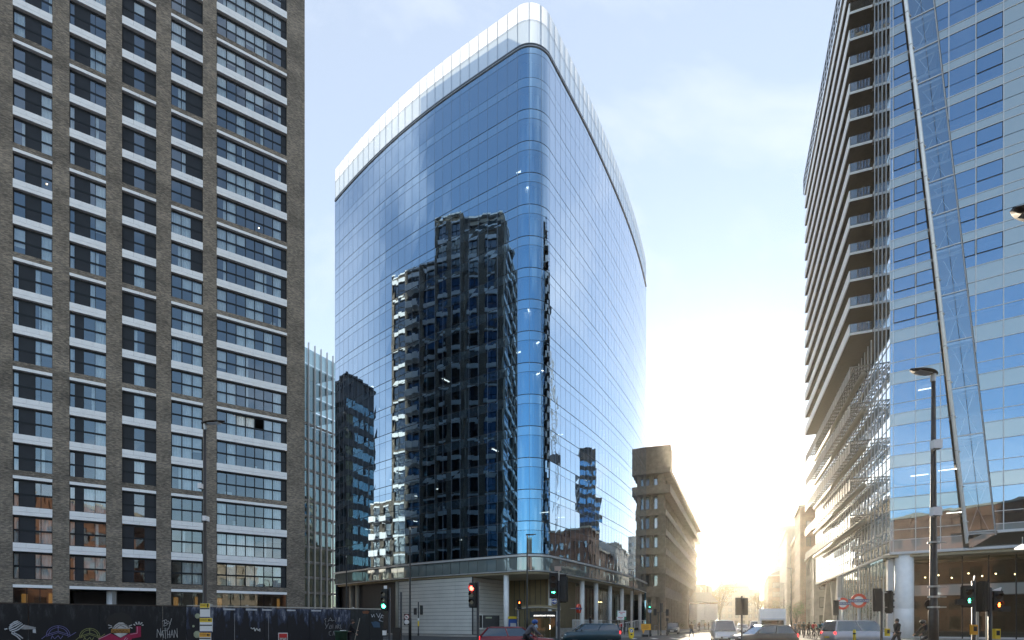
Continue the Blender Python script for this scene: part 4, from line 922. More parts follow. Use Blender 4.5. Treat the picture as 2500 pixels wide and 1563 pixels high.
# ------------------------------------------------------------------ hoarding with street art, left
def hoarding():
    F = Frame((-21.2, 22.9), (.757, .653)); s1 = F.s_px(455); s2 = F.s_px(935); H = 2.42
    a = thing('mural_hoarding', 'smooth black site hoarding painted with street-art figures, in front of the brick tower', 'hoarding', F.p(3, 0, 0)); oa = F.p(3, 0, 0)
    s = -4.0; i = 0
    while s < s1 - .1:
        e = min(s + 2.44, s1); mb = MB(); F.box(mb, s + .012, e - .012, -.06, rnd.uniform(-.004, .004), 0, H); mb.build('board', M['hoardblack'], a, oa, True); s = e
    mb = MB(); F.box(mb, -4, s1, -.08, .02, H + .003, H + .05); mb.build('capping', M['pole'], a, oa)
    s0p = lambda px: F.s_px(px)
    def z(px, py): return F.z_px(F.s_px(px), py)
    def strokes(nm, m, lines, w, par=a, org=oa, n=.012):
        mb = MB()
        for pts in lines:
            q = [F.p(F.s_px(x), n, F.z_px(F.s_px(x), y)) for x, y in pts]
            for u, v in zip(q, q[1:]): mb.tube(u, v, w, w * .8, 5)
        return mb.build(nm, M[m], par, org)
    def shape(nm, m, pts, n=.006, par=a, org=oa):
        mb = MB(); F.poly(mb, [(F.s_px(x), F.z_px(F.s_px(x), y)) for x, y in pts], n, .008); return mb.build(nm, M[m], par, org)
    # painted figure with a brimmed white hat, ochre scarf and crimson jacket, one arm raised
    shape('painted_hair', 'ink', [(262, 1533), (258, 1520), (265, 1506), (280, 1497), (297, 1495), (313, 1500), (322, 1512), (322, 1525), (312, 1533)], .004)
    shape('painted_hat', 'mural_white', [(274, 1535), (281, 1526), (290, 1520), (300, 1520), (309, 1526), (318, 1535)], .008)
    strokes('painted_hat_line', 'ink', [[(277, 1533), (290, 1524), (304, 1524), (315, 1533)], [(283, 1534), (294, 1527), (308, 1533)]], .012, n=.02)
    shape('painted_scarf', 'mural_ochre', [(271, 1545), (272, 1535.5), (317, 1535.5), (317, 1545)], .008)
    strokes('painted_zigzag', 'mural_brown', [[(273, 1544), (277, 1538), (281, 1544), (285, 1538), (289, 1544), (293, 1538), (297, 1544), (301, 1538), (305, 1544), (309, 1538), (314, 1544)]], .012, n=.02)
    shape('painted_collar', 'mural_white', [(277, 1547), (294, 1557), (312, 1547), (304, 1546), (285, 1546)], .008)
    shape('painted_jacket', 'mural_crimson', [(240, 1564), (268, 1548), (273, 1548), (294, 1558), (316, 1547), (332, 1545), (332, 1529), (344, 1529), (344, 1555), (322, 1559), (318, 1570), (246, 1570)], .007)
    strokes('painted_jacket_stripe', 'mural_pink', [[(240, 1561), (270, 1547)], [(335, 1530), (335, 1546), (318, 1549)], [(303, 1563), (308, 1556)], [(308, 1564), (312, 1558)]], .018, n=.02)
    strokes('painted_fingers', 'mural_white', [[(326, 1524), (330, 1527)], [(331, 1519), (335, 1525)], [(339, 1518), (339, 1525)], [(347, 1520), (342, 1525)], [(350, 1526), (346, 1527)]], .03, n=.02)
    strokes('painted_whiskers', 'mural_white', [[(264, 1526), (273, 1529)], [(265, 1534), (274, 1531)], [(322, 1526), (314, 1529)], [(323, 1534), (315, 1531)]], .022, n=.02)
    # striped cap and profile, far left
    strokes('painted_cap_stripe', 'mural_pale', [[(24, 1527), (33, 1520), (44, 1516)], [(22, 1532), (34, 1524), (48, 1518)], [(22, 1536), (36, 1529), (52, 1520)], [(24, 1540), (38, 1535), (55, 1523)], [(28, 1544), (44, 1538), (60, 1526)], [(11, 1537), (18, 1535)], [(28, 1546), (40, 1553), (50, 1562)], [(34, 1545), (46, 1551), (56, 1559)]], .028)
    shape('painted_peak', 'mural_grey', [(50, 1536), (62, 1526), (88, 1532), (86, 1536), (60, 1537)], .008)
    shape('painted_cheek', 'mural_pale', [(80, 1537), (87, 1536), (88, 1546), (80, 1545)], .008)
    for (cx, cy, rx, ry, m) in ((142, 1552, 29, 24, 'mural_violet'), (219, 1556, 25, 22, 'mural_olive')):
        arcs = [[(cx + rx * f * math.cos(t), cy - ry * f * math.sin(t)) for t in [math.pi * k / 12 for k in range(13)]] for f in (1, .82)]
        arcs += [[(cx - rx, cy - 2), (cx, cy - ry * .45), (cx + rx, cy - 2)], [(cx - rx, cy + 2), (cx, cy - ry * .3), (cx + rx, cy + 2)], [(cx, cy - ry), (cx, cy - ry * .4)], [(cx - rx * 1.4, cy + 8), (cx - rx * .9, cy - 3)], [(cx + rx * 1.5, cy - 8), (cx + rx * .8, cy + 4)], [(cx - rx * .6, cy + 8), (cx - rx * .5, cy), (cx - rx * .3, cy + 8), (cx, cy), (cx + rx * .2, cy + 8), (cx + rx * .4, cy)]]
        strokes('painted_wire_dome', m, arcs, .012)
    strokes('painted_tag', 'mural_white', [[(396, 1517), (405, 1513), (409, 1518), (402, 1522), (411, 1522), (406, 1527), (400, 1529), (402, 1514)], [(411, 1516), (416, 1525)], [(419, 1510), (411, 1537)],
             [(383, 1557), (384, 1536), (391, 1552), (392, 1534)], [(392, 1556), (396, 1540), (400, 1558)], [(393, 1550), (399, 1550)], [(403, 1533), (404, 1560)], [(397, 1540), (409, 1540)], [(408, 1534), (409, 1558)], [(414, 1540), (413, 1558)], [(409, 1549), (415, 1549)], [(416, 1557), (420, 1538), (424, 1557)], [(417, 1550), (423, 1550)], [(425, 1557), (426, 1538), (433, 1557), (432, 1534)]], .011)
    # second stretch: weathered, fly-posted boards
    ob = F.p((s1 + s2) / 2, 0, 0); b = thing('weathered_hoarding', 'weathered black hoarding with torn posters and chalk scrawls, right of the mural boards', 'hoarding', ob)
    s = s1
    while s < s2 - .05:
        e = min(s + 1.22, s2); mb = MB(); F.box(mb, s + .006, e - .006, -.06, rnd.uniform(-.012, .012), 0, H + (.03 if s > F.s_px(830) else 0)); mb.build('board', M['weathered'] if s < F.s_px(826) else M['hoardscuff'], b, ob, True); s = e
    mb = MB(); F.box(mb, s1 + .01, s2, -.09, .03, H + .035, H + .08); mb.build('capping', M['galv'], b, ob)
    for px in (545, 600, 640, 700, 760): s = F.s_px(px); mb = MB(); F.box(mb, s, s + rnd.uniform(.3, .6), .014, .02, H - .14, H - .06); mb.build('torn_strip', M['mural_pale'], b, ob)
    for px in (512, 600, 815, 860): s = F.s_px(px); mb = MB(); F.box(mb, s, s + .12, -.06, .04, H + .085, H + .15); mb.build('clip', M['galv'], b, ob)
    kw = dict(par=b, org=ob, n=.03)
    strokes('white_scrawl', 'mural_white', [[(612, 1533), (616, 1536), (620, 1533), (622, 1541), (626, 1534), (630, 1540), (634, 1535), (634, 1542)]], .03, **kw)
    strokes('chalk_writing', 'mural_grey', [[(796, 1510), (792, 1512), (795, 1517), (793, 1520)], [(800, 1518), (806, 1508), (811, 1518)], [(802, 1515), (816, 1515)], [(820, 1508), (819, 1518)], [(825, 1518), (827, 1507), (830, 1518)],
             [(793, 1522), (797, 1530)], [(802, 1522), (794, 1536)], [(806, 1526), (803, 1535), (808, 1535), (809, 1526)], [(812, 1525), (812, 1535)], [(818, 1535), (820, 1526), (822, 1535)], [(824, 1535), (824, 1525), (828, 1527), (824, 1530), (829, 1535)], [(831, 1525), (831, 1535), (834, 1535)],
             [(808, 1541), (803, 1543), (803, 1550), (808, 1552)], [(812, 1552), (814, 1541), (817, 1552)], [(820, 1552), (820, 1541), (824, 1544), (820, 1547), (824, 1552)], [(832, 1541), (827, 1541), (827, 1552), (832, 1552)], [(827, 1546), (831, 1546)]], .014, **kw)
    strokes('chalk_word', 'mural_pale', [[(906, 1500), (908, 1507), (912, 1500), (914, 1507)], [(918, 1498), (924, 1508), (928, 1497)], [(932, 1501), (925, 1515), (935, 1518)], [(930, 1507), (935, 1509)], [(932, 1502), (937, 1504)]], .02, **kw)
    shape('blue_smear', 'mural_blue', [(906, 1519), (918, 1517), (927, 1521), (928, 1532), (912, 1532)], .015, b, ob)
    shape('rust_smear', 'mural_brown', [(884, 1493), (896, 1491), (902, 1494), (898, 1499), (886, 1498)], .015, b, ob)
    for (cx, cy, r) in ((482, 1504, 6.5), (472, 1529, 3), (481, 1549, 9)): shape('pale_dab', 'mural_sage', [(cx + r * math.cos(k * .785 + .3), cy + r * math.sin(-k * .785 - .3) * -1) for k in range(8)][::-1], .016, b, ob)
    for px in (572, 655): s = F.s_px(px); mb = MB(); F.box(mb, s, s + .02, .014, .02, .1, H - .3); mb.build('drip_line', M['mural_grey'], b, ob)
    # red poster on the boards
    p = shape('poster', 'signwhite', [(679, 1580), (679, 1545), (702, 1545), (702, 1580)], .03, None, ob); p.location = ob
    tag(p, 'red and white poster pasted low on the weathered hoarding', 'poster')
    q = shape('poster_face', 'red', [(680.5, 1557), (680.5, 1547), (700.5, 1547), (700.5, 1557)], .04, p, ob)
    shape('poster_face', 'mural_brown', [(680.5, 1578), (680.5, 1557.2), (700.5, 1557.2), (700.5, 1578)], .037, p, ob)
    t = text('me.', .30, M['signwhite'], p, extr=.004); f = F.p(F.s_px(682), .045, F.z_px(F.s_px(682), 1564)); t.location = Vector(f) - Vector(ob); t.rotation_euler = (R(90), 0, math.atan2(.653, .757))
    return F
def text(body, size, m, par, extr=.003, align='LEFT', name='lettering'):
    c = bpy.data.curves.new(name, 'FONT'); c.body = body; c.size = size; c.extrude = extr; c.align_x = align; c.resolution_u = 3
    o = bpy.data.objects.new(name, c); COL.objects.link(o); bpy.context.view_layer.update()
    me = bpy.data.meshes.new_from_object(o.evaluated_get(bpy.context.evaluated_depsgraph_get())); bpy.data.objects.remove(o)
    me.materials.clear(); me.materials.append(m)
    n = bpy.data.objects.new(name, me); COL.objects.link(n); n.parent = par; return n
for nm, c in (('mural_white', (.52, .53, .53)), ('mural_ochre', (.36, .20, .05)), ('mural_brown', (.16, .06, .025)), ('mural_crimson', (.33, .015, .07)), ('mural_pink', (.60, .28, .40)), ('mural_pale', (.50, .54, .58)), ('mural_grey', (.30, .31, .32)), ('mural_violet', (.17, .17, .38)), ('mural_olive', (.28, .31, .12)), ('mural_blue', (.035, .08, .14)), ('mural_sage', (.34, .38, .26))):
    M[nm] = mat(nm + '_paint', c, .7, var=.15, scale=6)
pass
M['litsign'] = glow('lit_white_lettering', (1, .97, .9), 1.6)
def weathered(name, lo, hi, tail):
    m, N, L, out = nmat(name); b = N.new('ShaderNodeBsdfPrincipled'); b.inputs['Roughness'].default_value = .75; L.new(b.outputs[0], out.inputs[0])
    tc = N.new('ShaderNodeTexCoord'); mp = N.new('ShaderNodeMapping'); mp.inputs['Scale'].default_value = (2.2, .55, 1); L.new(tc.outputs['UV'], mp.inputs[0])
    n1 = N.new('ShaderNodeTexNoise'); n1.inputs['Scale'].default_value = 1.6; n1.inputs['Detail'].default_value = 9; n1.inputs['Roughness'].default_value = .7; L.new(mp.outputs[0], n1.inputs['Vector'])
    sp = N.new('ShaderNodeSeparateXYZ'); L.new(tc.outputs['UV'], sp.inputs[0])
    mr = N.new('ShaderNodeMapRange'); L.new(sp.outputs[1], mr.inputs[0]); mr.inputs[1].default_value = 1.2; mr.inputs[2].default_value = 2.4; mr.inputs[3].default_value = -.08; mr.inputs[4].default_value = .10   # old posters cling to the upper half
    ad = N.new('ShaderNodeMath'); ad.operation = 'ADD'; L.new(n1.outputs['Fac'], ad.inputs[0]); L.new(mr.outputs[0], ad.inputs[1])
    rp = N.new('ShaderNodeValToRGB'); e = rp.color_ramp.elements; e[0].position = .5; e[0].color = (*lo, 1); e[1].position = .72; e[1].color = (*hi, 1); x = e.new(.6); x.color = (*tail, 1)
    L.new(ad.outputs[0], rp.inputs[0]); L.new(rp.outputs[0], b.inputs['Base Color']); return m
M['weathered'] = weathered('weathered_posters', (.012, .012, .016), (.30, .33, .38), (.04, .055, .10))
M['hoardblack'] = weathered('smooth_black_hoarding', (.007, .008, .010), (.055, .058, .063), (.014, .015, .017))
M['hoardscuff'] = weathered('scuffed_black_paint', (.012, .014, .015), (.06, .065, .07), (.02, .025, .027))
HF = hoarding()

# ------------------------------------------------------------------ traffic signals
def tl_head(par, x, z, lit=None, n=3, face=0.0, names=True, mat_box='blackm', glyph='ball'):
    """a signal head: local front is -y; face turns it about z"""
    c, s = math.cos(face), math.sin(face)
    h = bpy.data.objects.new('signal_head', None)
    bpy.data.objects.remove(h)
    mb = MB(); H = .30 * n + .10
    mb.prism([(-.16, -.09), (.16, -.09), (.16, .10), (-.16, .10)], z, z + H)
    mb.prism([(-.19, .0), (.19, .0), (.19, .03), (-.19, .03)], z - .05, z + H + .05)
    ho = mb.build('signal_head', M[mat_box], par); ho.location = (x, 0, 0); ho.rotation_euler = (0, 0, face)
    for i in range(n):
        zz = z + .05 + .15 + .30 * (n - 1 - i)
        l = MB(); l.disc((0, -.095, zz), .105, 'y', .02, 18)
        nm = {0: 'g_red', 1: 'g_amber', 2: 'g_green'}
        m = M['lensoff']
        if lit is not None and lit[0] == i: m = M[lit[1]]
        if m is not M['lensoff'] and glyph == 'man':
            l.build('lens', M['lensoff'], ho); g = MB(); g.box(-.022, .022, -.112, -.106, zz - .03, zz + .03); g.ball((0, -.11, zz + .05), .022, 8, 5); g.box(-.03, -.006, -.112, -.106, zz - .075, zz - .025); g.box(.006, .03, -.112, -.106, zz - .075, zz - .025); g.box(-.045, .045, -.112, -.106, zz + .0, zz + .02); g.build('glyph', m, ho)
        elif m is not M['lensoff'] and glyph == 'arrow':
            l.build('lens', M['lensoff'], ho); g = MB(); g.box(-.07, .02, -.112, -.106, zz - .016, zz + .016); g.add([(.015, -.112, zz - .05), (.08, -.112, zz), (.015, -.112, zz + .05), (.015, -.106, zz - .05), (.08, -.106, zz), (.015, -.106, zz + .05)], [(0, 1, 2), (5, 4, 3), (0, 3, 4, 1), (1, 4, 5, 2)]); g.build('glyph', m, ho)
        else: l.build('lens', m, ho)
        v = MB(); k = 9; vs = []
        for j in range(k + 1):
            a = R(5 + 170 * j / k)
            for y, r in ((-.09, .125), (-.25 + .08 * abs(j - k / 2) / (k / 2), .120)): vs.append((r * math.cos(a), y, zz + r * math.sin(a)))
        v.add(vs, [(2 * j, 2 * j + 1, 2 * j + 3, 2 * j + 2) for j in range(k)]); v.build('visor', M[mat_box], ho)
    return ho
def pole_part(par, h, r=.057, m='black'):
    mb = MB(True); mb.lathe([(r * 1.5, 0), (r * 1.5, .25), (r, .3), (r, h), (r * .6, h + .03)], (0, 0, 0), 12); return mb.build('pole', M[m], par)
def plate(par, x, z, w, h, m, y=-.12, nm='plate', t=.02): mb = MB(); mb.box(x - w / 2, x + w / 2, y - t, y, z - h / 2, z + h / 2); return mb.build(nm, M[m], par)
def roundel(par, x, z, r, m, rim='signwhite', y=-.13):
    mb = MB(); mb.disc((x, y, z), r, 'y', .02, 22); o = mb.build('round_sign', M[rim], par); g = MB(); g.disc((x, y - .013, z), r * .88, 'y', .01, 22); g.build('sign_face', M[m], o); return o
def arrow(par, x, z, s, m, y=-.16, ang=0):
    mb = MB(); pts = [(-.5, -.12), (.05, -.12), (.05, -.38), (.55, 0), (.05, .38), (.05, .12), (-.5, .12)]; c, q = math.cos(ang), math.sin(ang)
    v = [(x + s * (a * c - b * q), y, z + s * (a * q + b * c)) for a, b in pts]; k = len(v)
    mb.add(v + [(p[0], p[1] + .008, p[2]) for p in v], [tuple(range(k))] + [((i + 1) % k, i, k + i, k + (i + 1) % k) for i in range(k)]); return mb.build('arrow', M[m], par)
def button(par, x, z, m='yellow', y=-.1): mb = MB(); mb.box(x - .09, x + .09, y - .12, y + .02, z - .18, z + .18); o = mb.build('push_button', M[m], par); g = MB(); g.box(x - .06, x + .06, y - .13, y - .121, z - .05, z + .12); g.build('button_face', M['ink'], o); return o
GR = 'traffic signals around the junction'
def sig(label, px, Y, rot=0.0, z0=0.12): return thing('traffic_signal', label, 'traffic signal', (PX(px, Y), Y, z0), rot, GR)
PI = math.pi
t = sig('traffic signal showing green in front of the right end of the hoarding', 951, 28); pole_part(t, 3.25); tl_head(t, -.24, 2.15, (2, 'g_green'), face=-.35); plate(t, -.18, 3.3, .16, .16, 'signwhite'); b = button(t, -.2, 1.0, 'blackm'); plate(t, -.2, 1.0, .2, .24, 'signwhite', -.24, 'wait_sign')
t = sig('traffic signal with red lens and two white round signs, near the pale panel wall', 979.5, 30); pole_part(t, 3.15); h = tl_head(t, .32, 2.05, (0, 'g_red'), face=.95)
for zz, m in ((1.82, 'signwhite'), (1.55, 'signwhite')):
    o = roundel(t, .32, zz, .13, m, 'red' if zz > 1.7 else 'signwhite')
plate(t, .32, 1.68, .30, .62, 'blackm', -.10, 'backing_board'); arrow(t, .32, 1.82, .15, 'ink', -.165, 2.4); text('20', .14, M['ink'], t).location = (.23, -.16, 1.5); kids(t)[-1].rotation_euler = (R(90), 0, 0)
mb = MB(); mb.box(-.42, -.02, -.25, .2, 0, 1.25); mb.build('control_cabinet', M['black'], t)
t = sig('thin pole with two signal heads seen from behind, in front of the pale panel wall', 1021.5, 66); pole_part(t, 4.0, .075); tl_head(t, .36, 2.55, face=PI - .3); tl_head(t, -.38, 2.55, n=2, face=PI + .5); mb = MB(); mb.lathe([(.1, 1.15), (.1, 1.75)]); mb.build('yellow_band', M['yellow'], t); mb = MB(); mb.lathe([(.1, 1.8), (.1, 2.1)]); mb.build('white_band', M['signwhite'], t)
t = sig('traffic signal with bright red lens before the dark return wall', 1167, 24); pole_part(t, 3.25); tl_head(t, -.22, 2.2, (0, 'g_red'), face=-.55)
t = sig('traffic signal with green right arrow and blue round arrow sign by the station entrance', 1364, 24); pole_part(t, 3.3, .065); tl_head(t, -.22, 2.62, (2, 'g_green'), n=3, face=-.2, glyph='arrow'); roundel(t, -.20, 2.42, .125, 'blue'); arrow(t, -.2, 2.42, .19, 'signwhite', -.16); tl_head(t, .22, 2.45, face=PI - .5); plate(t, .2, 3.0, .3, 1.25, 'blackm', .16, 'backing_board'); mb = MB(); mb.tube((0, 0, 3.2), (0, 0, 3.75), .04); mb.box(-.18, .1, -.1, .1, 3.75, 3.95); mb.build('detector_camera', M['galv'], t)
t = sig('pedestrian signal with glowing red man left of the station entrance', 1263, 46); pole_part(t, 3.1, .05); tl_head(t, .16, 2.7, (0, 'g_amber'), n=2, face=.1, glyph='man')
t = sig('green arrow signal with blue round sign at the kerb before the concrete offices', 1588, 62); pole_part(t, 3.9, .09); tl_head(t, -.12, 3.1, (2, 'g_green'), glyph='arrow'); roundel(t, -.1, 2.85, .2, 'blue'); arrow(t, -.1, 2.85, .26, 'signwhite', -.17)
t = sig('cluster of dark signal heads seen from behind left of the black taxi', 1613, 68); pole_part(t, 3.9, .09); tl_head(t, .1, 2.9, face=PI); tl_head(t, -.7, 2.5, n=2, face=PI + .3); tl_head(t, .8, 2.45, n=2, face=PI - .3); mb = MB(); mb.tube((-.3, .05, 0), (-.3, .05, 2.9), .07); mb.build('side_pole', M['black'], t); mb = MB(); mb.tube((-.8, 0, 2.85), (.9, 0, 2.85), .04); mb.build('crossbar', M['black'], t)
t = sig('short dark post with a small signal box beside the black taxi', 1629, 66); pole_part(t, 2.0, .07); mb = MB(); mb.box(-.14, .14, -.1, .1, 1.75, 2.1); mb.build('signal_box', M['blackm'], t)
t = sig('pair of tall signal backs on a pole in the middle of the carriageway', 1811, 35); pole_part(t, 3.2, .06); a = tl_head(t, .19, 2.05, face=PI - .1); tl_head(t, -.2, 2.05, face=PI + .1); mb = MB(); mb.box(-.36, -.02, .1, .13, 2.0, 3.1); mb.box(.04, .36, .1, .13, 2.0, 3.08); mb.build('backing_board', M['blackm'], t)
t = sig('signal seen from behind in front of the left underground roundel', 2045, 40); pole_part(t, 3.2, .06); tl_head(t, -.12, 2.1, face=PI); plate(t, .02, 3.25, .2, .2, 'signwhite')
t = sig('signal back and side head on a pole beside the big white column', 2152, 26.5); pole_part(t, 3.0, .06); tl_head(t, -.2, 2.1, face=PI - .15); tl_head(t, .37, 2.0, n=3, face=PI / 2); button(t, .18, 1.05, 'yellow'); mb = MB(); mb.tube((0, 0, 2.95), (.4, 0, 2.95), .02); mb.tube((0, 0, 2.25), (.4, 0, 2.25), .02); mb.build('bracket', M['galv'], t)
t = sig('crossing signal with glowing green man right of the near lamp post', 2377, 20); pole_part(t, 3.0, .06); tl_head(t, -.24, 2.1, (1, 'g_green'), n=2, face=0, glyph='man'); tl_head(t, .28, 1.95, n=3, face=PI / 2); plate(t, -.52, 2.25, .3, .2, 'blackm', .02, 'sounder_box', .12); button(t, -.12, 1.25, 'orange'); mb = MB(); mb.tube((0, 0, 2.75), (-.3, 0, 2.55), .015); mb.tube((0, 0, 3.0), (.05, 0, 3.2), .02); mb.build('cable', M['galv'], t)
t = sig('crossing signal with glowing red man at the far right', 2417, 20); pole_part(t, 2.75, .06); tl_head(t, .24, 1.95, (1, 'g_amber'), n=2, face=0, glyph='man'); mb = MB(); mb.hexa([(.08, -.02, 2.42), (.36, -.02, 2.55), (.36, .02, 2.55), (.08, .02, 2.42)], [(.08, -.02, 2.68), (.40, -.02, 2.78), (.40, .02, 2.78), (.08, .02, 2.68)]); mb.build('white_board', M['signwhite'], t); plate(t, .5, 2.0, .36, .2, 'blackm', .02, 'sounder_box', .1); tl_head(t, -.25, 1.95, n=3, face=PI * .72); button(t, .1, 1.1, 'yellow'); mb = MB(); mb.tube((.16, .3, 0), (.16, .3, 2.4), .05); mb.tube((-.2, .3, 0), (-.2, .3, 2.4), .04); mb.build('side_pole', M['galv'], t)

# ------------------------------------------------------------------ street lamps
GL = 'street lamps along the junction'
def lamp(label, px, Y, H, ang, r=.085, m='pole', leaf=1.0, z0=0.12, base=1.9):
    t = thing('street_lamp', label, 'street lamp', (PX(px, Y), Y, z0), 0, GL)
    mb = MB(True); mb.lathe([(r * 1.5, 0), (r * 1.5, base), (r * 1.15, base + .1), (r * .85, H * .65), (r * .6, H)], (0, 0, 0), 14); mb.build('pole', M[m], t)
    h = MB(True); L = .95 * leaf; n = 9; vs = []
    for i in range(n):
        u = i / (n - 1); w = .26 * leaf * math.sin(math.pi * min(.97, max(.05, u * .88 + .06))) ** .8; x = -.12 * leaf + L * u; th = .08 * leaf * (1 - u * .8) + .015
        vs += [(x, -w, .02), (x, 0, th + .03), (x, w, .02), (x, 0, -.02)]
    fs = [(0, 1, 2, 3), (4 * n - 1, 4 * n - 2, 4 * n - 3, 4 * n - 4)]
    for i in range(n - 1):
        for j in range(4): fs.append((4 * i + j, 4 * i + (j + 1) % 4, 4 * i + 4 + (j + 1) % 4, 4 * i + 4 + j))
    h.add(vs, fs); ho = h.build('lamp_head', M['blackm' if m == 'black' else m], t); ho.location = (0, 0, H); ho.rotation_euler = (0, R(-6), ang)
    g = MB(); g.box(.15 * leaf, .62 * leaf, -.13 * leaf, .13 * leaf, -.035, -.022); g.build('lamp_glass', M['lampglass'], ho)
    g = MB(); g.lathe([(r * .75, -.25), (r * .85, 0)]); g.build('collar', M['galv'], ho)
    return t
l1 = lamp('dark street lamp in front of the brick tower with diversion signs strapped to it', 500, 23.2, 9.85, 0, .075)
for z, s in ((7.1, -1), (5.75, 1)): mb = MB(); mb.box(.1 * s - .07, .1 * s + .07, -.25, .05, z, z + .2); mb.tube((0, 0, z + .05), (.1 * s, 0, z + .05), .03); mb.build('camera_box', M['white2'], l1)
l2 = lamp('tall dark street lamp in front of the right-hand glass tower with its head turned left', 2279, 18.8, 9.95, PI + .15, .10, leaf=1.05)
for z, x in ((7.35, -.06), (5.1, -.07)): mb = MB(); mb.box(x - .14, x + .14, -.3, -.1, z, z + .28); mb.tube((0, 0, z), (x, -.1, z), .03); mb.build('camera_box', M['white2'], l2)
mb = MB(); mb.disc((0, .16, 2.12), .19, 'y', .03); mb.build('sign_back', M['black'], l2)
for z in (4.2, 2.7, 2.35, 2.0): mb = MB(); mb.lathe([(.17, z), (.17, z + .06)]); mb.box(.15, .42, -.03, .03, z + .01, z + .05); mb.build('clamp', M['galv'], l2)
lamp('slim dark street lamp standing before the pale panel wall', 1001, 49, 10.0, .2, .085, 'black')
lamp('slim street lamp before the rounded corner of the blue tower, dark head to the right', 1287, 51, 9.6, .1, .08, 'black')
lamp('thin dark street lamp rising behind the weathered hoarding', 846, 68, 9.8, PI, .1, 'black')
lamp('thin street lamp against the glass canopy by the concrete offices', 1546, 86, 9.8, PI, .09, 'black')
lamp('far street lamp on the right pavement before the scaffolded building', 1932, 84, 9.8, PI, .09, 'pole')
lamp('farthest thin street lamp on the right side of the street', 1914, 118, 10, PI, .09, 'pole')
lamp('near street lamp whose brown head pokes in at the right edge', 2580, 11.4, 9.9, PI, .12, leaf=1.1)
l = thing('wall_lamp', 'bright arched lamp under the ceiling at the far right edge of the shopfront', 'lamp', (PX(2496, 30), 30, 5.7), 0)
mb = MB(); mb.lathe([(.34, -.06), (.32, .0), (.18, .1), (.03, .2)], (0, 0, 0), 16); mb.build('shade', glow('lit_lamp_shade', (1, .93, .78), .9), l); mb = MB(); mb.tube((0, 0, .2), (0, 0, .6), .02); mb.build('stem', M['galv'], l)

# ------------------------------------------------------------------ signs and street furniture
def dsign(label, pxs, pys, yel, ang, Y=22.95):
    x0, x1 = (PX(p, Y) for p in pxs); z0, z1, z2, z3 = (EYE + (HY - p) / FPX * Y for p in pys)
    o = thing('diversion_sign', label, 'sign', ((x0 + x1) / 2, Y, z0), 0, 'diversion signs strapped to the lamp post'); w = (x1 - x0); H = z3 - z0
    mb = MB(); mb.box(-w / 2, w / 2, -.01, .02, 0, H); mb.build('panel', M['signwhite'], o)
    mb = MB(); mb.box(-w / 2 + .005, w / 2 - .005, -.016, -.011, z2 - z0, H - .003); mb.build('yellow_field', M[yel], o)
    arrow(o, w * .3, (z2 - z0 + H) / 2, .15, 'ink', -.026, ang)
    mb = MB(); mb.box(-w / 2 + .02, w * .1, -.02, -.017, H - .06, H - .045); mb.box(-w / 2 + .02, w * .05, -.02, -.017, H - .10, H - .085); mb.build('printed_line', M['mural_brown'], o)
    mb = MB(); mb.box(-w / 2 + .01, w / 2 - .01, -.02, -.012, z1 - z0, z1 - z0 + .045); mb.build('black_strip', M['ink'], o)
    mb = MB(); mb.box(-w / 2, w / 2, -.018, -.012, 0, .03); mb.build('blue_edge', M['navy'], o)
dsign('topmost yellow diversion sign with upward arrow on the left lamp post', (488.5, 512.5), (1508, 1487.5, 1484, 1473.5), 'yellow', PI / 2)
dsign('middle yellow diversion sign with left arrow on the left lamp post', (488, 518.5), (1543, 1528, 1519, 1509), 'yellow', PI)
dsign('lowest orange diversion sign with left arrow on the left lamp post', (487, 515), (1580, 1560, 1555.5, 1545), 'orange', PI)
def roundel_sign(label, px, py, Y, dia):
    z = EYE + (HY - py) / FPX * Y; o = thing('underground_sign', label, 'roundel sign', (PX(px, Y), Y, .12), -.25, 'red and white roundel signs outside the tower'); z -= .12; r = dia / 2
    mb = MB(); mb.ring((0, 0, z), r * .64, r, .14, 36); mb.build('ring', M['rred'], o)
    mb = MB(); mb.disc((0, 0, z), r * .64, 'y', .06, 28); mb.build('white_disc', M['signwhite'], o)
    mb = MB(); mb.box(-r * 1.28, r * 1.28, -.1, .1, z - r * .22, z + r * .22); b = mb.build('bar', M['navy'], o)
    t = text('UNDERGROUND', r * .36, M['signwhite'], o, .003, 'CENTER'); t.location = (0, -.106, z - r * .13); t.rotation_euler = (R(90), 0, 0); t.scale = (.92, 1, 1)
    mb = MB(True); mb.tube((0, 0, 0), (0, 0, z - r), .06, .06, 10); mb.tube((0, .02, z + r), (0, .02, z + r + 2.3), .035, .03, 8); mb.build('post', M['galv'], o)
roundel_sign('larger red and white underground roundel, right of its twin', 2096, 1467, 46, 1.18)
roundel_sign('smaller underground roundel half hidden by a signal back', 2057, 1474, 50, 1.08)
o = thing('underground_sign', 'red roundel sign seen edge-on, fixed to a column of the blue tower', 'roundel sign', (PX(1413, 60), 60, 3.2), 1.15)
mb = MB(); mb.ring((0, 0, 0), .32, .5, .3, 28); mb.build('ring', M['rred'], o); mb = MB(); mb.disc((0, 0, 0), .31, 'y', .1, 24); mb.build('white_disc', M['signwhite'], o); mb = MB(); mb.box(-.6, .6, -.17, .17, -.1, .1); mb.build('bar', M['navy'], o); mb = MB(); mb.tube((0, .1, 0), (0, .9, .0), .04); mb.build('arm', M['galv'], o)
o = thing('direction_sign', 'white and green road direction sign on two posts before the blue tower terrace', 'road sign', (PX(1517, 73), 73, .12))
for x in (-.55, .42): mb = MB(); mb.tube((x, .05, 0), (x, .05, 3.1), .06); mb.build('post', M['black'], o)
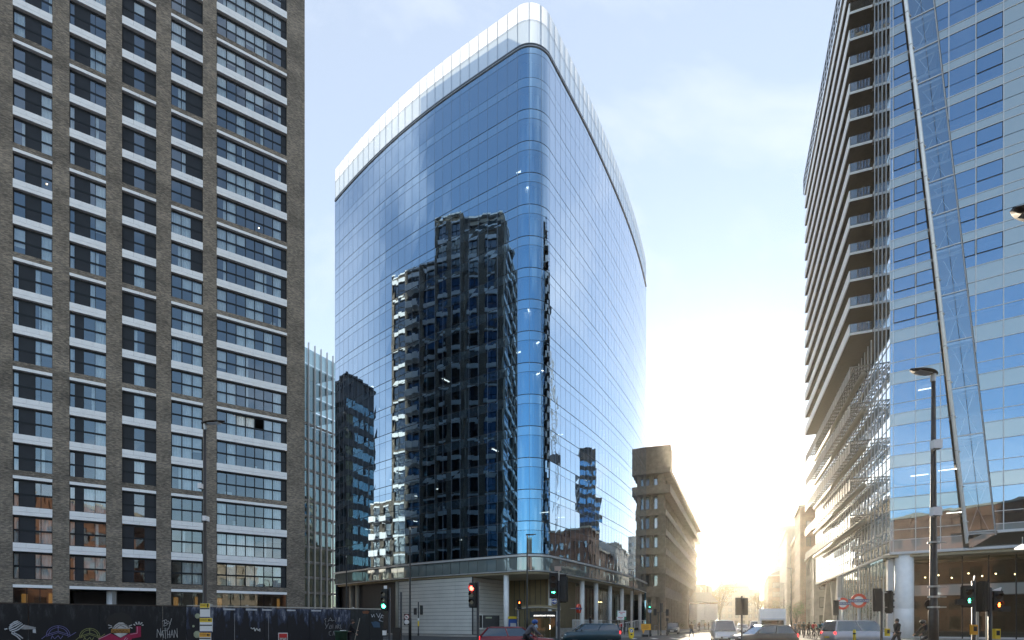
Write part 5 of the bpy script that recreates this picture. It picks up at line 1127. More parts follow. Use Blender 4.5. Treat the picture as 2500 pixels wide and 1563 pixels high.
mb = MB(); mb.box(-.63, .63, -.02, .02, 2.35, 3.15); mb.build('upper_panel', M['signwhite'], o); mb = MB(); mb.box(-.63, .36, -.02, .02, 1.95, 2.33); mb.build('lower_panel', M['signwhite'], o); mb = MB(); mb.box(.37, .63, -.02, .02, 1.95, 2.33); mb.box(-.63, -.53, -.028, -.021, 2.36, 3.14); mb.build('green_panel', M['green'], o)
mb = MB(); mb.box(-.35, .5, -.027, -.021, 2.9, 2.98); mb.box(-.15, .15, -.027, -.021, 2.7, 2.78); mb.box(-.45, .2, -.027, -.021, 2.2, 2.27); mb.box(-.25, .05, -.027, -.021, 2.05, 2.1); mb.build('printed_line', M['red'], o)
o = thing('advert_board', 'yellow speech-bubble board on thin legs at the kerb', 'board sign', (PX(1577, 60), 60, .12))
mb = MB(); mb.box(-.52, .53, -.03, .03, .75, 1.42); mb.add([(-.42, -.03, .76), (-.12, -.03, .76), (-.32, -.03, .32), (-.42, .03, .76), (-.12, .03, .76), (-.32, .03, .32)], [(0, 2, 1), (3, 4, 5), (0, 3, 5, 2), (2, 5, 4, 1)]); mb.build('board', M['orange'], o)
mb = MB(); [mb.box(-.38, .35 - .1 * (k % 2), -.038, -.031, 1.28 - .12 * k, 1.31 - .12 * k) for k in range(4)]; mb.build('printed_line', M['mural_brown'], o)
mb = MB(); mb.tube((-.3, .1, 0), (-.3, .05, .8), .025); mb.tube((.4, .1, 0), (.4, .05, .8), .025); mb.build('leg', M['black'], o); mb = MB(); mb.box(-.4, .25, -.1, .3, 0, .26); mb.build('ballast', M['black'], o)
o = thing('keep_left_bollard', 'yellow traffic bollard with round white arrow face on the island', 'bollard', (PX(1541, 58), 58, .004))
mb = MB(); mb.prism([(-.26, -.14), (.26, -.14), (.26, .14), (-.26, .14)], .25, 1.05); mb.hexa([(-.15, -.1, 0), (.15, -.1, 0), (.15, .1, 0), (-.15, .1, 0)], [(-.26, -.14, .25), (.26, -.14, .25), (.26, .14, .25), (-.26, .14, .25)]); mb.hexa([(-.26, -.14, 1.05), (.26, -.14, 1.05), (.26, .14, 1.05), (-.26, .14, 1.05)], [(-.2, -.1, 1.14), (.2, -.1, 1.14), (.2, .1, 1.14), (-.2, .1, 1.14)]); mb.build('body', M['yellow'], o)
roundel(o, 0, .82, .2, 'blue', 'signwhite', -.15); arrow(o, 0, .82, .26, 'signwhite', -.18, -2.4); mb = MB(); mb.box(-.1, .1, -.15, -.141, .35, .5); mb.build('black_mark', M['ink'], o)
for lab, px, Y, h, m, r in (('slim white bollard on the right pavement', 2060, 52, 1.0, 'white2', .05), ('yellow and dark bollard at the right kerb', 2086, 36, 1.05, 'yellow', .09), ('plain dark litter bin on the right pavement near the cyclists', 1929, 70, 1.0, 'black', .26)):
    b = thing('bollard' if r < .2 else 'litter_bin', lab, 'bollard' if r < .2 else 'litter bin', (PX(px, Y), Y, .12)); mb = MB(True); mb.lathe([(r, 0), (r, h * .92), (r * .8, h), (.01, h + .02)], (0, 0, 0), 14); mb.build('body', M[m], b); mb = MB(); mb.lathe([(r * 1.04, h * .72), (r * 1.04, h * .82)], (0, 0, 0), 14); mb.build('band', M['black'] if m != 'black' else M['galv'], b)
# station entrance
o = thing('station_entrance', 'bronze station entrance with arched canopy and white lettering under the blue tower corner', 'station entrance', (PX(1316, 55), 55, .12))
pts = [(-2.35 + 4.5 * i / 14, 2.72 + .34 * math.sin(math.pi * (i / 14) * .85 + .25)) for i in range(15)]
mb = MB(); 
for (x0, z0), (x1, z1) in zip(pts, pts[1:]): mb.hexa([(x0, -.35, z0), (x1, -.35, z1), (x1, 2.6, z1), (x0, 2.6, z0)], [(x0, -.35, z0 + .26), (x1, -.35, z1 + .26), (x1, 2.6, z1 + .26), (x0, 2.6, z0 + .26)])
mb.build('canopy', M['bronzewall'], o)
mb = MB()
for (x0, z0), (x1, z1) in zip(pts[2:], pts[3:]): mb.hexa([(x0, -.42, z0 - .02), (x1, -.42, z1 - .02), (x1, -.36, z1 - .02), (x0, -.36, z0 - .02)], [(x0, -.42, z0 + .08), (x1, -.42, z1 + .08), (x1, -.36, z1 + .08), (x0, -.36, z0 + .08)])
mb.build('canopy_rim', M['beige'], o)
for i in range(4): mb = MB(); mb.box(-.45 + .52 * i, .05 + .52 * i, .0, .04, .05, 2.7); mb.build('door_panel', M['bronze'], o)
mb = MB(); mb.box(-.9, 1.75, -.06, -.01, 2.05, 2.68); mb.build('fascia', M['roomdark'], o)
mb = MB(); mb.box(1.72, 2.0, -.3, 2, 0, 2.75); mb.build('pier', M['alu2'], o); mb = MB(); mb.box(-2.2, -2.05, -.2, 2.2, 0, 2.75); mb.build('post', M['galv'], o)
t = text('ALDGATE EAST STATION', .185, M['litsign'], o, .004, 'LEFT'); t.location = (-.54, -.068, 2.18); t.rotation_euler = (R(90), 0, 0)
mb = MB(); mb.box(1.74, 1.98, -.33, -.305, 1.2, 1.65); mb.build('poster', M['navy'], o)
mb = MB(); mb.box(1.05, 1.1, -.02, -.01, .9, 1.3); mb.build('handle', M['g_warm'], o)  # door handle made to glow though it holds no lamp
o = thing('kiosk', 'dark newspaper kiosk with yellow header beside the white column', 'kiosk', (PX(1253, 58), 58, .12)); mb = MB(); mb.box(-.5, .5, 0, 1, 0, 1.9); mb.build('body', M['blue'], o); mb = MB(); mb.box(-.55, .5, -.05, 1, 1.95, 2.2); mb.build('header', M['yellow'], o); mb = MB(); mb.box(-.3, .3, -.02, -.005, .4, 1.5); mb.build('screen', M['alu2'], o)
o = thing('cafe_window', 'small dark takeaway hatch with a menu board in the side wall', 'hatch', (PX(1195, 72), 70.4, .12), .57); mb = MB(); mb.box(-1.5, 1.5, -.1, 0, .9, 2.5); mb.build('opening', M['roomdark'], o); mb = MB(); mb.box(-1.55, -1.0, -.16, -.101, .8, 2.6); mb.build('menu_board', M['signwhite'], o); mb = MB(); mb.box(-1.48, -1.07, -.17, -.161, .9, 2.5); mb.build('menu_face', M['ink'], o); t = text('CAFE', .3, M['signwhite'], o); t.location = (-.5, -.11, 2.15); t.rotation_euler = (R(90), 0, 0)
bpy.data.objects.remove(t)
mb = MB(); mb.box(-.55, .35, -.13, -.105, 2.1, 2.3); mb.build('pale_header', M['mural_sage'], o)  # header and menu board are plain paint, without glow
# railings of the terrace
def railing(label, pts, h=1.1, balus=True, m='galv'):
    o = thing('railing', label, 'railing', pts[0]); off = Vector(pts[0])
    P_ = [Vector(p) - off for p in pts]
    mb = MB(); mb.path([p + Vector((0, 0, h)) for p in P_], .035); mb.build('handrail', M[m], o)
    for a, b in zip(P_, P_[1:]):
        n = max(1, int((b - a).length / (.28 if balus else 1.4)))
        for i in range(n):
            q = a + (b - a) * (i / n); mb = MB(); mb.tube(q, q + Vector((0, 0, h)), .02 if balus else .03, None, 5); mb.build('baluster' if balus else 'post', M[m], o)
a1 = at_px(1398, 1.05); a2 = at_px(1470, 1.05); a3 = at_px(1532, 1.05)
railing('white balustrade along the terrace at the foot of the blue tower', [(a1.x, a1.y, .95), (a2.x, a2.y, .95)], m='white2')
railing('plain handrail continuing along the terrace beyond the balustrade', [(a2.x + .1, a2.y + .1, .95), (a3.x, a3.y, .95)], balus=False)
railing('sloping handrail of the ramp down from the terrace', [(PX(1478, 63), 63, .12), (PX(1520, 72), 72, .5), (PX(1556, 84), 84, .95), (PX(1577, 90), 90, .95)], balus=False, m='white2')
railing('short handrail at the foot of the concrete offices', [(PX(1598, 100), 100, .12), (PX(1607, 101), 101, .12)], balus=False)

# ------------------------------------------------------------------ vehicles
def wheel(par, x, y, r=.32, w=.2):
    o = bpy.data.objects.new('wheel', None); bpy.data.objects.remove(o)
    mb = MB(True); n = 20; vs = []; prof = [(r * .62, -w / 2), (r * .93, -w / 2), (r, -w * .3), (r, w * .3), (r * .93, w / 2), (r * .62, w / 2)]
    for rr, yy in prof: vs += [(rr * math.cos(2 * PI * i / n), yy, rr * math.sin(2 * PI * i / n)) for i in range(n)]
    fs = []
    for k in range(len(prof) - 1): fs += [(k * n + i, k * n + (i + 1) % n, (k + 1) * n + (i + 1) % n, (k + 1) * n + i) for i in range(n)]
    mb.add(vs, fs); t = mb.build('wheel', M['tyre'], par); t.location = (x, y, r)
    g = MB(); g.disc((0, 0, 0), r * .62, 'y', w * .7, 18); ro = g.build('rim', M['rim'], t)
    return t
def car(name, label, cat, loc, rot, paint, L=4.3, W=1.78, H=1.46, kind='hatch', plate=True, lights=True, group='vehicles on the road'):
    """local +x is forward"""
    o = thing(name, label, cat, loc, rot, group); pm = car_paint(paint[0], paint[1], paint[2] if len(paint) > 2 else .3)
    belt = {'hatch': .92, 'mpv': 1.05, 'taxi': 1.0}[kind]; hood = belt - .06
    xs = [-.5, -.49, -.44, -.36, -.2, 0, .16, .27, .38, .45, .49, .5]
    zt = {-.5: belt - .25, -.49: belt - .06, -.44: belt + .0}
    mb = MB(True); ring = []
    for u in xs:
        t = zt.get(u, belt if u < .2 else hood - (u - .2) * .35 if u < .46 else hood - .24 if u < .495 else .55)
        w = W / 2 * (1 - .10 * max(0, abs(u) - .36) / .14); zb = .24 if abs(u) < .46 else .34
        ring.append([(u * L, s * w * a, z) for s, a, z in ((-1, .86, zb), (-1, .99, zb + .12), (-1, 1, (zb + t) / 2), (-1, .96, t - .06), (-1, .88, t), (1, .88, t), (1, .96, t - .06), (1, 1, (zb + t) / 2), (1, .99, zb + .12), (1, .86, zb))])
    vs = [p for r_ in ring for p in r_]; n = 10; fs = [tuple(range(n)), tuple(range((len(ring) - 1) * n + n - 1, (len(ring) - 1) * n - 1, -1))]
    for k in range(len(ring) - 1): fs += [(k * n + i, (k + 1) * n + i, (k + 1) * n + (i + 1) % n, k * n + (i + 1) % n) for i in range(n)]
    mb.add(vs, fs); body = mb.build('body', pm, o)
    xa, xb, xc, xd = ((-.47, .24, -.37, .06) if kind == 'hatch' else (-.485, .30, -.44, .12) if kind == 'mpv' else (-.46, .22, -.34, .07))
    wb, wt = W / 2 * .87, W / 2 * .70
    b = [(xa * L, -wb, belt - .02), (xb * L, -wb, belt - .06), (xb * L, wb, belt - .06), (xa * L, wb, belt - .02)]; t = [(xc * L, -wt, H - .06), (xd * L, -wt, H - .06), (xd * L, wt, H - .06), (xc * L, wt, H - .06)]
    g = MB(); g.hexa(b, t); g.build('windows', M['carglass'], o)
    r = MB(True); m = [( (xc * L + xd * L) / 2, 0, H)]
    rr = [(xc * L - .06, -wt - .03), (xd * L + .06, -wt - .03), (xd * L + .06, wt + .03), (xc * L - .06, wt + .03)]; ri = [(xc * L + .15, -wt + .15), (xd * L - .15, -wt + .15), (xd * L - .15, wt - .15), (xc * L + .15, wt - .15)]
    r.hexa([(x, y, H - .075) for x, y in rr], [(x, y, H) for x, y in ri]); r.build('roof', pm, o)
    for s in (-1, 1):
        e = .012 * s; xm = (xa + xb) / 2; xn = (xc + xd) / 2
        for q0, q1, r0, r1 in (((xa * L, s * wb + e, belt - .03), (xc * L, s * wt + e, H - .05), .05, .045), ((xb * L, s * wb + e, belt - .07), (xd * L, s * wt + e, H - .05), .035, .035), ((xm * L, s * wb + e, belt - .03), (xn * L, s * wt + e, H - .05), .04, .035)):
            p = MB(); p.tube(q0, q1, r0, r1, 6); p.build('pillar', pm, o)
    for s in (-1, 1):
        wheel(o, .315 * L, s * (W / 2 - .12)); wheel(o, -.30 * L, s * (W / 2 - .12))
        q = MB(True); q.ball((.47 * L, s * W * .36, hood - .27), .14, 10, 6, (.8, 1.3, .6)); q.build('headlight', M['lampglass'], o)
        q = MB(True); q.ball((-.485 * L, s * W * .40, belt - .18), .12, 10, 6, (.5, .9, 1.3)); q.build('tail_light', M['tail'], o)
        q = MB(True); q.ball((.20 * L, s * (W / 2 + .08), belt + .04), .09, 8, 6, (.7, 1.1, .8)); q.build('mirror', pm, o)
    q = MB(); q.box(L * .493, L * .502, -.4, .4, .42, .56); q.box(L * .493, L * .504, -.55, .55, .30, .38); q.build('grille', M['blackm'], o)
    q = MB(); q.box(L * .503, L * .512, -.26, .26, .43, .54); q.build('number_plate', M['signwhite'], o)
    q = MB(); q.box(-L * .512, -L * .503, -.26, .26, .55, .66); q.build('number_plate', M['yellow'], o)
    return o
def gx(px, Y): return PX(px, Y)
car('car', 'car coloured by the streak of its red tail lights crossing in front of the station', 'car', (gx(1262, 30), 30, .004), .03, ('streak_red_paint', (.20, .008, .012), .2), L=4.2, H=1.42)  # body red stands in for the light streak of the tail lamps
car('car', 'dark teal car crossing before the terrace of the blue tower', 'car', (gx(1442, 43), 43, .004), PI + .06, ('teal_paint', (.02, .06, .08), .3), L=4.4, H=1.58, kind='mpv')
car('car', 'pale silver people carrier coming towards the viewer under the low sun', 'car', (gx(1767, 45), 45, .004), -PI / 2 - .28, ('pale_silver_paint', (.55, .55, .56), .5), W=1.86, H=1.86, L=4.6, kind='mpv')
car('car', 'dark brown car passing low in front of the white box van', 'car', (gx(1862, 38), 38, .004), PI + .12, ('brown_paint', (.018, .012, .008), .1), L=4.3, H=1.48)
car('taxi', 'black taxi parked at the kerb beside the concrete offices', 'taxi', (gx(1643, 82), 82, .004), -PI / 2 - .35, ('black_car_paint', (.012, .012, .012), .2), L=4.5, H=1.75, kind='taxi')
car('car', 'white car half hidden to the left of the box van', 'car', (gx(1846, 70), 70, .004), PI / 2 - .4, ('white_car_paint', (.7, .7, .7), .1), H=1.9, kind='mpv', L=4.6)
car('car', 'distant pale car behind the tall signal pair', 'car', (gx(1812, 84), 84, .004), -PI / 2 - .35, ('pale_car_paint', (.6, .6, .6), .2), H=1.5)
car('van', 'pale grey van crossing in front of the underground roundels', 'van', (gx(2100, 40), 40, .004), .05, ('pale_grey_van_paint', (.42, .42, .46), .2), L=4.9, W=1.9, H=1.82, kind='mpv')
v = thing('box_van', 'white box van seen from behind with a roller shutter door', 'van', (gx(1881, 50), 50, .004), PI / 2 - .38, 'vehicles on the road')
wp = car_paint('white_van_paint', (.72, .73, .75), .0)
mb = MB(); mb.box(-2.9, .9, -1.02, 1.02, .75, 2.85); mb.build('cargo_box', wp, v); mb = MB(); mb.box(-2.93, -2.901, -1.0, 1.0, 2.0, 2.8); mb.build('upper_door', M['white2'], v)
mb = MB(); mb.box(-2.95, -2.9, -.92, .92, .85, 1.95); mb.build('shutter', M['alu2'], v); mb = MB(); mb.box(-2.97, -2.951, -.85, .85, 1.25, 1.85); mb.build('window', M['carglass'], v)
mb = MB(); mb.box(-2.96, -2.9, -1.0, -.93, .8, 2.0); mb.box(-2.96, -2.9, .93, 1.0, .8, 2.0); mb.box(-2.96, -2.9, -1.0, 1.0, 1.95, 2.03); mb.build('door_frame', wp, v)
mb = MB(); mb.hexa([(.95, -.95, .45), (2.7, -.95, .45), (2.7, .95, .45), (.95, .95, .45)], [(.95, -.9, 2.2), (1.7, -.85, 2.2), (1.7, .85, 2.2), (.95, .9, 2.2)]); mb.build('cab', wp, v); mb = MB(); mb.box(-2.9, .94, -.4, .4, .45, .74); mb.build('chassis', M['black'], v)
for s in (-1, 1):
    wheel(v, 1.8, s * .85, .34); wheel(v, -1.9, s * .85, .34); mb = MB(); mb.box(-2.95, -2.91, s * .85 - .09, s * .85 + .09, .55, .72); mb.build('tail_light', M['tail'], v)

# ------------------------------------------------------------------ people
def skin_mesh(pts, edges, rad, root=0, sub=1):
    me = bpy.data.meshes.new('body'); me.from_pydata(pts, edges, []); me.update()
    o = bpy.data.objects.new('body', me); COL.objects.link(o)
    sk = o.modifiers.new('skin', 'SKIN'); sk.use_smooth_shade = True
    d = me.skin_vertices[0].data if me.skin_vertices else None
    if d is None: me.attributes; 
    for i, v in enumerate(me.skin_vertices[0].data): r = rad[i]; v.radius = r if isinstance(r, tuple) else (r, r); v.use_root = (i == root)
    ss = o.modifiers.new('sub', 'SUBSURF'); ss.levels = sub; ss.render_levels = sub
    bpy.context.view_layer.update(); dg = bpy.context.evaluated_depsgraph_get()
    res = bpy.data.meshes.new_from_object(o.evaluated_get(dg)); bpy.data.objects.remove(o); return res
POSE = {}
def pose_joints(kind):
    J = dict(pel=(0, 0, .95), sp=(0, 0, 1.15), ch=(0, 0, 1.36), nk=(0, -.005, 1.50), hd=(0, -.02, 1.60), tp=(0, -.01, 1.72))
    for s, k in ((-1, 'l'), (1, 'r')):
        J['sh' + k] = (s * .17, 0, 1.42); J['el' + k] = (s * .23, .03, 1.14); J['wr' + k] = (s * .23, -.06, .90)
        J['hp' + k] = (s * .09, 0, .92); J['kn' + k] = (s * .10, -.02, .50); J['an' + k] = (s * .10, .02, .09); J['to' + k] = (s * .11, -.17, .035)
    if kind == 'walk':
        J.update(knl=(-.1, -.2, .51), anl=(-.1, -.32, .12), tol=(-.1, -.5, .09), knr=(.1, .06, .50), anr=(.1, .34, .18), tor=(.1, .25, .05), ell=(-.22, .14, 1.16), wrl=(-.22, .12, .93), elr=(.22, -.08, 1.15), wrr=(.2, -.24, .97))
    if kind == 'sweep': J.update(ell=(-.2, -.16, 1.16), wrl=(-.04, -.36, 1.1), elr=(.22, -.1, 1.14), wrr=(.1, -.34, .92), sp=(0, -.02, 1.14), ch=(0, -.08, 1.34), nk=(0, -.13, 1.47), hd=(0, -.18, 1.56), tp=(0, -.2, 1.68), shl=(-.17, -.09, 1.4), shr=(.17, -.09, 1.4))
    if kind == 'carry': J.update(elr=(.22, -.05, 1.16), wrr=(.14, -.25, 1.12), ell=(-.22, -.05, 1.16), wrl=(-.14, -.24, 1.16))
    if kind == 'ride':  # on a saddle at z = .98, facing -y
        J.update(pel=(0, .12, 1.05), sp=(0, .02, 1.22), ch=(0, -.12, 1.40), nk=(0, -.22, 1.52), hd=(0, -.30, 1.60), tp=(0, -.31, 1.73), shl=(-.17, -.15, 1.46), shr=(.17, -.15, 1.46), ell=(-.24, -.30, 1.24), elr=(.24, -.30, 1.24), wrl=(-.22, -.50, 1.09), wrr=(.22, -.50, 1.09),
                 hpl=(-.09, .10, 1.02), hpr=(.09, .10, 1.02), knl=(-.11, -.25, .82), anl=(-.11, -.10, .42), tol=(-.11, -.25, .36), knr=(.11, -.12, .66), anr=(.11, .0, .26), tor=(.11, -.15, .20))
    return J
def person_meshes(kind):
    if kind in POSE: return POSE[kind]
    J = pose_joints(kind); names = list(J); 
    def graph(eds, rad, root, sub=1):
        ids = []; 
        for a, b in eds:
            for q in (a, b):
                if q not in ids: ids.append(q)
        return skin_mesh([Vector(J[q]) if isinstance(q, str) else q for q in ids], [(ids.index(a), ids.index(b)) for a, b in eds], [rad[q] for q in ids], ids.index(root), sub)
    # fingers: short chains rooted inside the palm
    rb = dict(pel=.11, sp=.10, ch=.115, nk=.05, hd=(.072, .088), tp=(.05, .06), shl=.05, shr=.05, ell=.036, elr=.036, wrl=.026, wrr=.026, hpl=.075, hpr=.075, knl=.05, knr=.05, anl=.035, anr=.035, tol=.03, tor=.03)
    ed = [('pel', 'sp'), ('sp', 'ch'), ('ch', 'nk'), ('nk', 'hd'), ('hd', 'tp')]
    for k in 'lr': ed += [('ch', 'sh' + k), ('sh' + k, 'el' + k), ('el' + k, 'wr' + k), ('pel', 'hp' + k), ('hp' + k, 'kn' + k), ('kn' + k, 'an' + k), ('an' + k, 'to' + k)]
    for k, s in (('l', -1), ('r', 1)):
        w = Vector(J['wr' + k]); d = (w - Vector(J['el' + k])).normalized(); side = Vector((0, 1, 0)); side = (side - d * side.dot(d)).normalized(); up = d.cross(side)
        J['pm' + k] = tuple(w + d * .075); rb['pm' + k] = (.034, .018); ed.append(('wr' + k, 'pm' + k))
        for f, (o, ln) in enumerate(((-.03, .062), (-.01, .075), (.01, .07), (.03, .055))):
            a = w + d * .10 + side * o; J['f%d%s' % (f, k)] = tuple(a); J['g%d%s' % (f, k)] = tuple(a + d * ln * .8 - up * s * .02); rb['f%d%s' % (f, k)] = .0095; rb['g%d%s' % (f, k)] = .008; ed += [('pm' + k, 'f%d%s' % (f, k)), ('f%d%s' % (f, k), 'g%d%s' % (f, k))]
        J['t0' + k] = tuple(w + d * .05 - side * .035); J['t1' + k] = tuple(w + d * .09 - side * .055); rb['t0' + k] = .011; rb['t1' + k] = .009; ed += [('wr' + k, 't0' + k), ('t0' + k, 't1' + k)]
    body = graph(ed, rb, 'pel')
    rj = dict(pel=.145, sp=.14, ch=.15, nk=.068, shl=.075, shr=.075, ell=.058, elr=.058, wrl=.042, wrr=.042)
    ej = [('pel', 'sp'), ('sp', 'ch'), ('ch', 'nk')]
    for k in 'lr': ej += [('ch', 'sh' + k), ('sh' + k, 'el' + k), ('el' + k, 'wr' + k)]
    jk = graph(ej, rj, 'pel')
    rt = dict(pel=.125, hpl=.095, hpr=.095, knl=.07, knr=.07, anl=.055, anr=.055); et = [('pel', 'hpl'), ('hpl', 'knl'), ('knl', 'anl'), ('pel', 'hpr'), ('hpr', 'knr'), ('knr', 'anr')]
    tr = graph(et, rt, 'pel')
    hd = Vector(J['hd']); h = MB(True); h.ball(hd + Vector((0, .02, .045)), .098, 12, 8, (.92, 1.0, .95)); h.ball(hd + Vector((0, .05, -.02)), .08, 10, 6, (.9, .8, 1))
    f = MB(True)
    for s in (-1, 1): f.ball(hd + Vector((s * .032, -.078, .0)), .012, 6, 4)
    f2 = MB(True); f2.ball(hd + Vector((0, -.092, -.03)), .016, 8, 5, (.8, 1.1, 1.4)); [f2.ball(hd + Vector((s * .075, .01, -.02)), .022, 6, 5, (.5, .9, 1.4)) for s in (-1, 1)]
    f3 = MB(); f3.box(hd.x - .022, hd.x + .022, hd.y - .084, hd.y - .076, hd.z - .07, hd.z - .062)
    sh = MB(True)
    for k in 'lr': a = Vector(J['an' + k]); t = Vector(J['to' + k]); c = (a + t) / 2; c.z = (a.z + t.z) / 2 - .02; sh.ball(c, .13, 10, 6, (.4, 1.05, .42))
    POSE[kind] = (body, jk, tr, h, f, f2, f3, sh, hd); return POSE[kind]
PEOPLE = 'people in the street'
def person(label, loc, rot, kind, jacket, trousers, hair='hair', scale=1.0, helmet=None, long_hair=False):
    body, jk, tr, h, f, f2, f3, sh, hd = person_meshes(kind)
    o = thing('person', label, 'person', loc, rot, PEOPLE); o.scale = (scale,) * 3
    def ch(nm, me, m):
        me = me.copy(); me.materials.clear(); me.materials.append(M[m]); me.polygons.foreach_set('material_index', [0] * len(me.polygons)); q = bpy.data.objects.new(nm, me); COL.objects.link(q); q.parent = o; return q
    b = ch('body', body, 'skin'); ch('jacket', jk, jacket); ch('trousers', tr, trousers); h.build('hair', M[hair], o); f.build('eyes', M['ink'], o); f2.build('nose_and_ears', M['skin'], o); f3.build('mouth', M['mural_brown'], o); sh.build('shoes', M['shoe'], o)
    if long_hair: q = MB(True); q.ball(hd + Vector((0, .06, -.1)), .1, 10, 6, (.95, .6, 1.4)); q.build('long_hair', M[hair], o)
    if helmet: q = MB(True); q.ball(hd + Vector((0, .01, .06)), .125, 14, 8, (.9, 1.12, .85)); q.build('helmet', M[helmet], o)
    return o
def bicycle(label, loc, rot):
    o = thing('bicycle', label, 'bicycle', loc, rot, 'bicycles in the road'); r = .34
    for y in (-.52, .52):
        w = MB(); n = 20
        pts = [(0, y + r * math.cos(2 * PI * i / n), r + r * math.sin(2 * PI * i / n)) for i in range(n + 1)]; w.path(pts, .018, 5); wo = w.build('wheel', M['tyre'], o)
        s = MB(); [s.tube((0, y, r), (0, y + r * math.cos(PI * i / 4), r + r * math.sin(PI * i / 4)), .004, None, 3) for i in range(8)]; s.build('spokes', M['galv'], wo)
    f = MB(); bb = (0, .08, .30); st = (0, .18, .82); hd = (0, -.38, .86); ha = (0, -.42, .70)
    for a, b in ((bb, st), (st, hd), (bb, ha), (hd, ha), (ha, (0, -.52, r)), (bb, (0, .52, r)), (st, (0, .52, r))): f.tube(a, b, .018)
    f.build('frame', M['black'], o); s = MB(True); s.ball((0, .2, .93), .12, 8, 6, (.6, 1.1, .3)); s.tube((0, .18, .8), (0, .2, .92), .014); s.build('saddle', M['shoe'], o)
    h = MB(); h.tube((0, -.38, .86), (0, -.42, 1.02), .015); h.path([(-.25, -.46, 1.03), (-.12, -.43, 1.03), (.12, -.43, 1.03), (.25, -.46, 1.03)], .015); h.build('handlebar', M['black'], o)
    p = MB(); p.tube((-.12, .08, .30), (.12, .08, .30), .015); p.tube((-.10, .08, .30), (-.11, -.02, .42), .012); p.tube((.10, .08, .30), (.11, .0, .2), .012); p.build('pedals', M['galv'], o)
person('street sweeper in dark clothes leaning over a broom before the scuffed hoarding', (PX(853, 30), 30, .12), 2.0, 'sweep', 'jk_black', 'tr_dark')
o = thing('broom', 'long pale broom handle held by the sweeper', 'broom', (PX(863, 29.7), 29.7, .12), 0); mb = MB(); mb.tube((-.05, 0, .06), (.34, 0, 1.75), .018); mb.build('handle', M['beige'], o); mb = MB(); mb.box(-.25, .12, -.05, .05, 0, .09); mb.build('brush_head', M['mural_olive'], o)
o = thing('bin_cart', 'green street cleaning bin beside the sweeper', 'bin', (PX(833, 29.5), 29.5, .12), 0); mb = MB(True); mb.lathe([(.26, .1), (.33, 1.0), (.37, 1.02), (.37, 1.08)], (0, 0, 0), 16); mb.build('drum', M['binGreen'], o); mb = MB(); mb.box(.05, .35, -.36, -.30, 1.09, 1.12); mb.build('litter_tool', M['signwhite'], o)
for x in (-.22, .22): mb = MB(); mb.disc((x, -.15, .1), .1, 'x', .05, 12); mb.build('wheel', M['tyre'], o)
person('cyclist in grey top and blue helmet crossing before the station entrance', (PX(1290, 24), 24, .004), PI / 2 + .2, 'ride', 'jk_grey', 'tr_dark', helmet='blue'); bicycle('bicycle under the grey cyclist before the station', (PX(1290, 24), 24, .004), PI / 2 + .2)
person('woman in pale blue top standing by the station doors', (PX(1307, 52), 52, .12), .6, 'carry', 'jk_blue', 'tr_beige', 'fair', .93, long_hair=True)
person('person in black standing on the terrace beside the column', (PX(1441, 76), 76, .95), .9, 'stand', 'jk_black', 'tr_dark')
person('person in red coat waiting between the legs of the direction sign', (PX(1516, 75), 75, .12), .3, 'stand', 'jk_red', 'tr_dark')
person('person in black coat walking right of the direction sign', (PX(1534, 77), 77, .12), PI, 'walk', 'jk_black', 'tr_dark')
person('sunlit pedestrian in brown coat stepping off the kerb', (PX(1688, 58), 58, .004), 2.4, 'walk', 'jk_brown', 'tr_jean')
person('farther pedestrian in dark clothes on the sunny kerb', (PX(1707, 92), 92, .12), .4, 'walk', 'jk_brown', 'tr_dark')
for i, (px, Y, lab) in enumerate(((1722, 112, 'leftmost of three distant people under the white house'), (1730, 116, 'middle one of three distant people under the white house'), (1739, 110, 'rightmost of three distant people under the white house'))): person(lab, (PX(px, Y), Y, .12), .5 * i, 'stand', ('jk_brown', 'jk_black', 'jk_red')[i], 'tr_dark')
person('dark figure walking past the big white column', (PX(2190, 29), 29, .12), -PI / 2, 'walk', 'jk_black', 'tr_dark')
person('cyclist in dark jacket passing behind the near lamp post', (PX(2268, 26), 26, .004), -PI / 2, 'ride', 'jk_black', 'tr_dark', helmet='black'); bicycle('bicycle under the rider passing behind the near lamp post', (PX(2268, 26), 26, .004), -PI / 2)
for i, (px, Y, jk, lab) in enumerate(((1951, 66, 'jk_brown', 'hindmost cyclist, brown jacket, at the left of the bunch by the right kerb'), (1962, 61, 'jk_black', 'helmeted cyclist in black second from the left in the bunch'), (1974, 58, 'jk_brown', 'cyclist in brown in the middle of the bunch'), (1986, 56, 'jk_red', 'cyclist in red jacket in the bunch by the right kerb'), (1999, 55, 'jk_teal', 'cyclist in dark teal at the right of the bunch'))):
    person(lab, (PX(px, Y), Y, .004), .15 * (i - 2) - .3, 'ride', jk, 'tr_dark', helmet='black' if i % 2 else None); bicycle('bicycle under the ' + lab.split(',')[0].replace('helmeted ', ''), (PX(px, Y), Y, .004), .15 * (i - 2) - .3)
for i, (px, Y) in enumerate(((1942, 74), (1955, 78), (2036, 62), (2008, 70))): person(('pedestrian in grey on the pavement behind the cyclists', 'pedestrian in black near the litter bin', 'pedestrian in beige under the left roundel', 'pedestrian in blue passing the raking legs')[i], (PX(px, Y), Y, .12), 1.0 * i, 'walk' if i % 2 else 'stand', ('jk_grey', 'jk_black', 'tr_beige', 'jk_blue')[i], 'tr_jean')

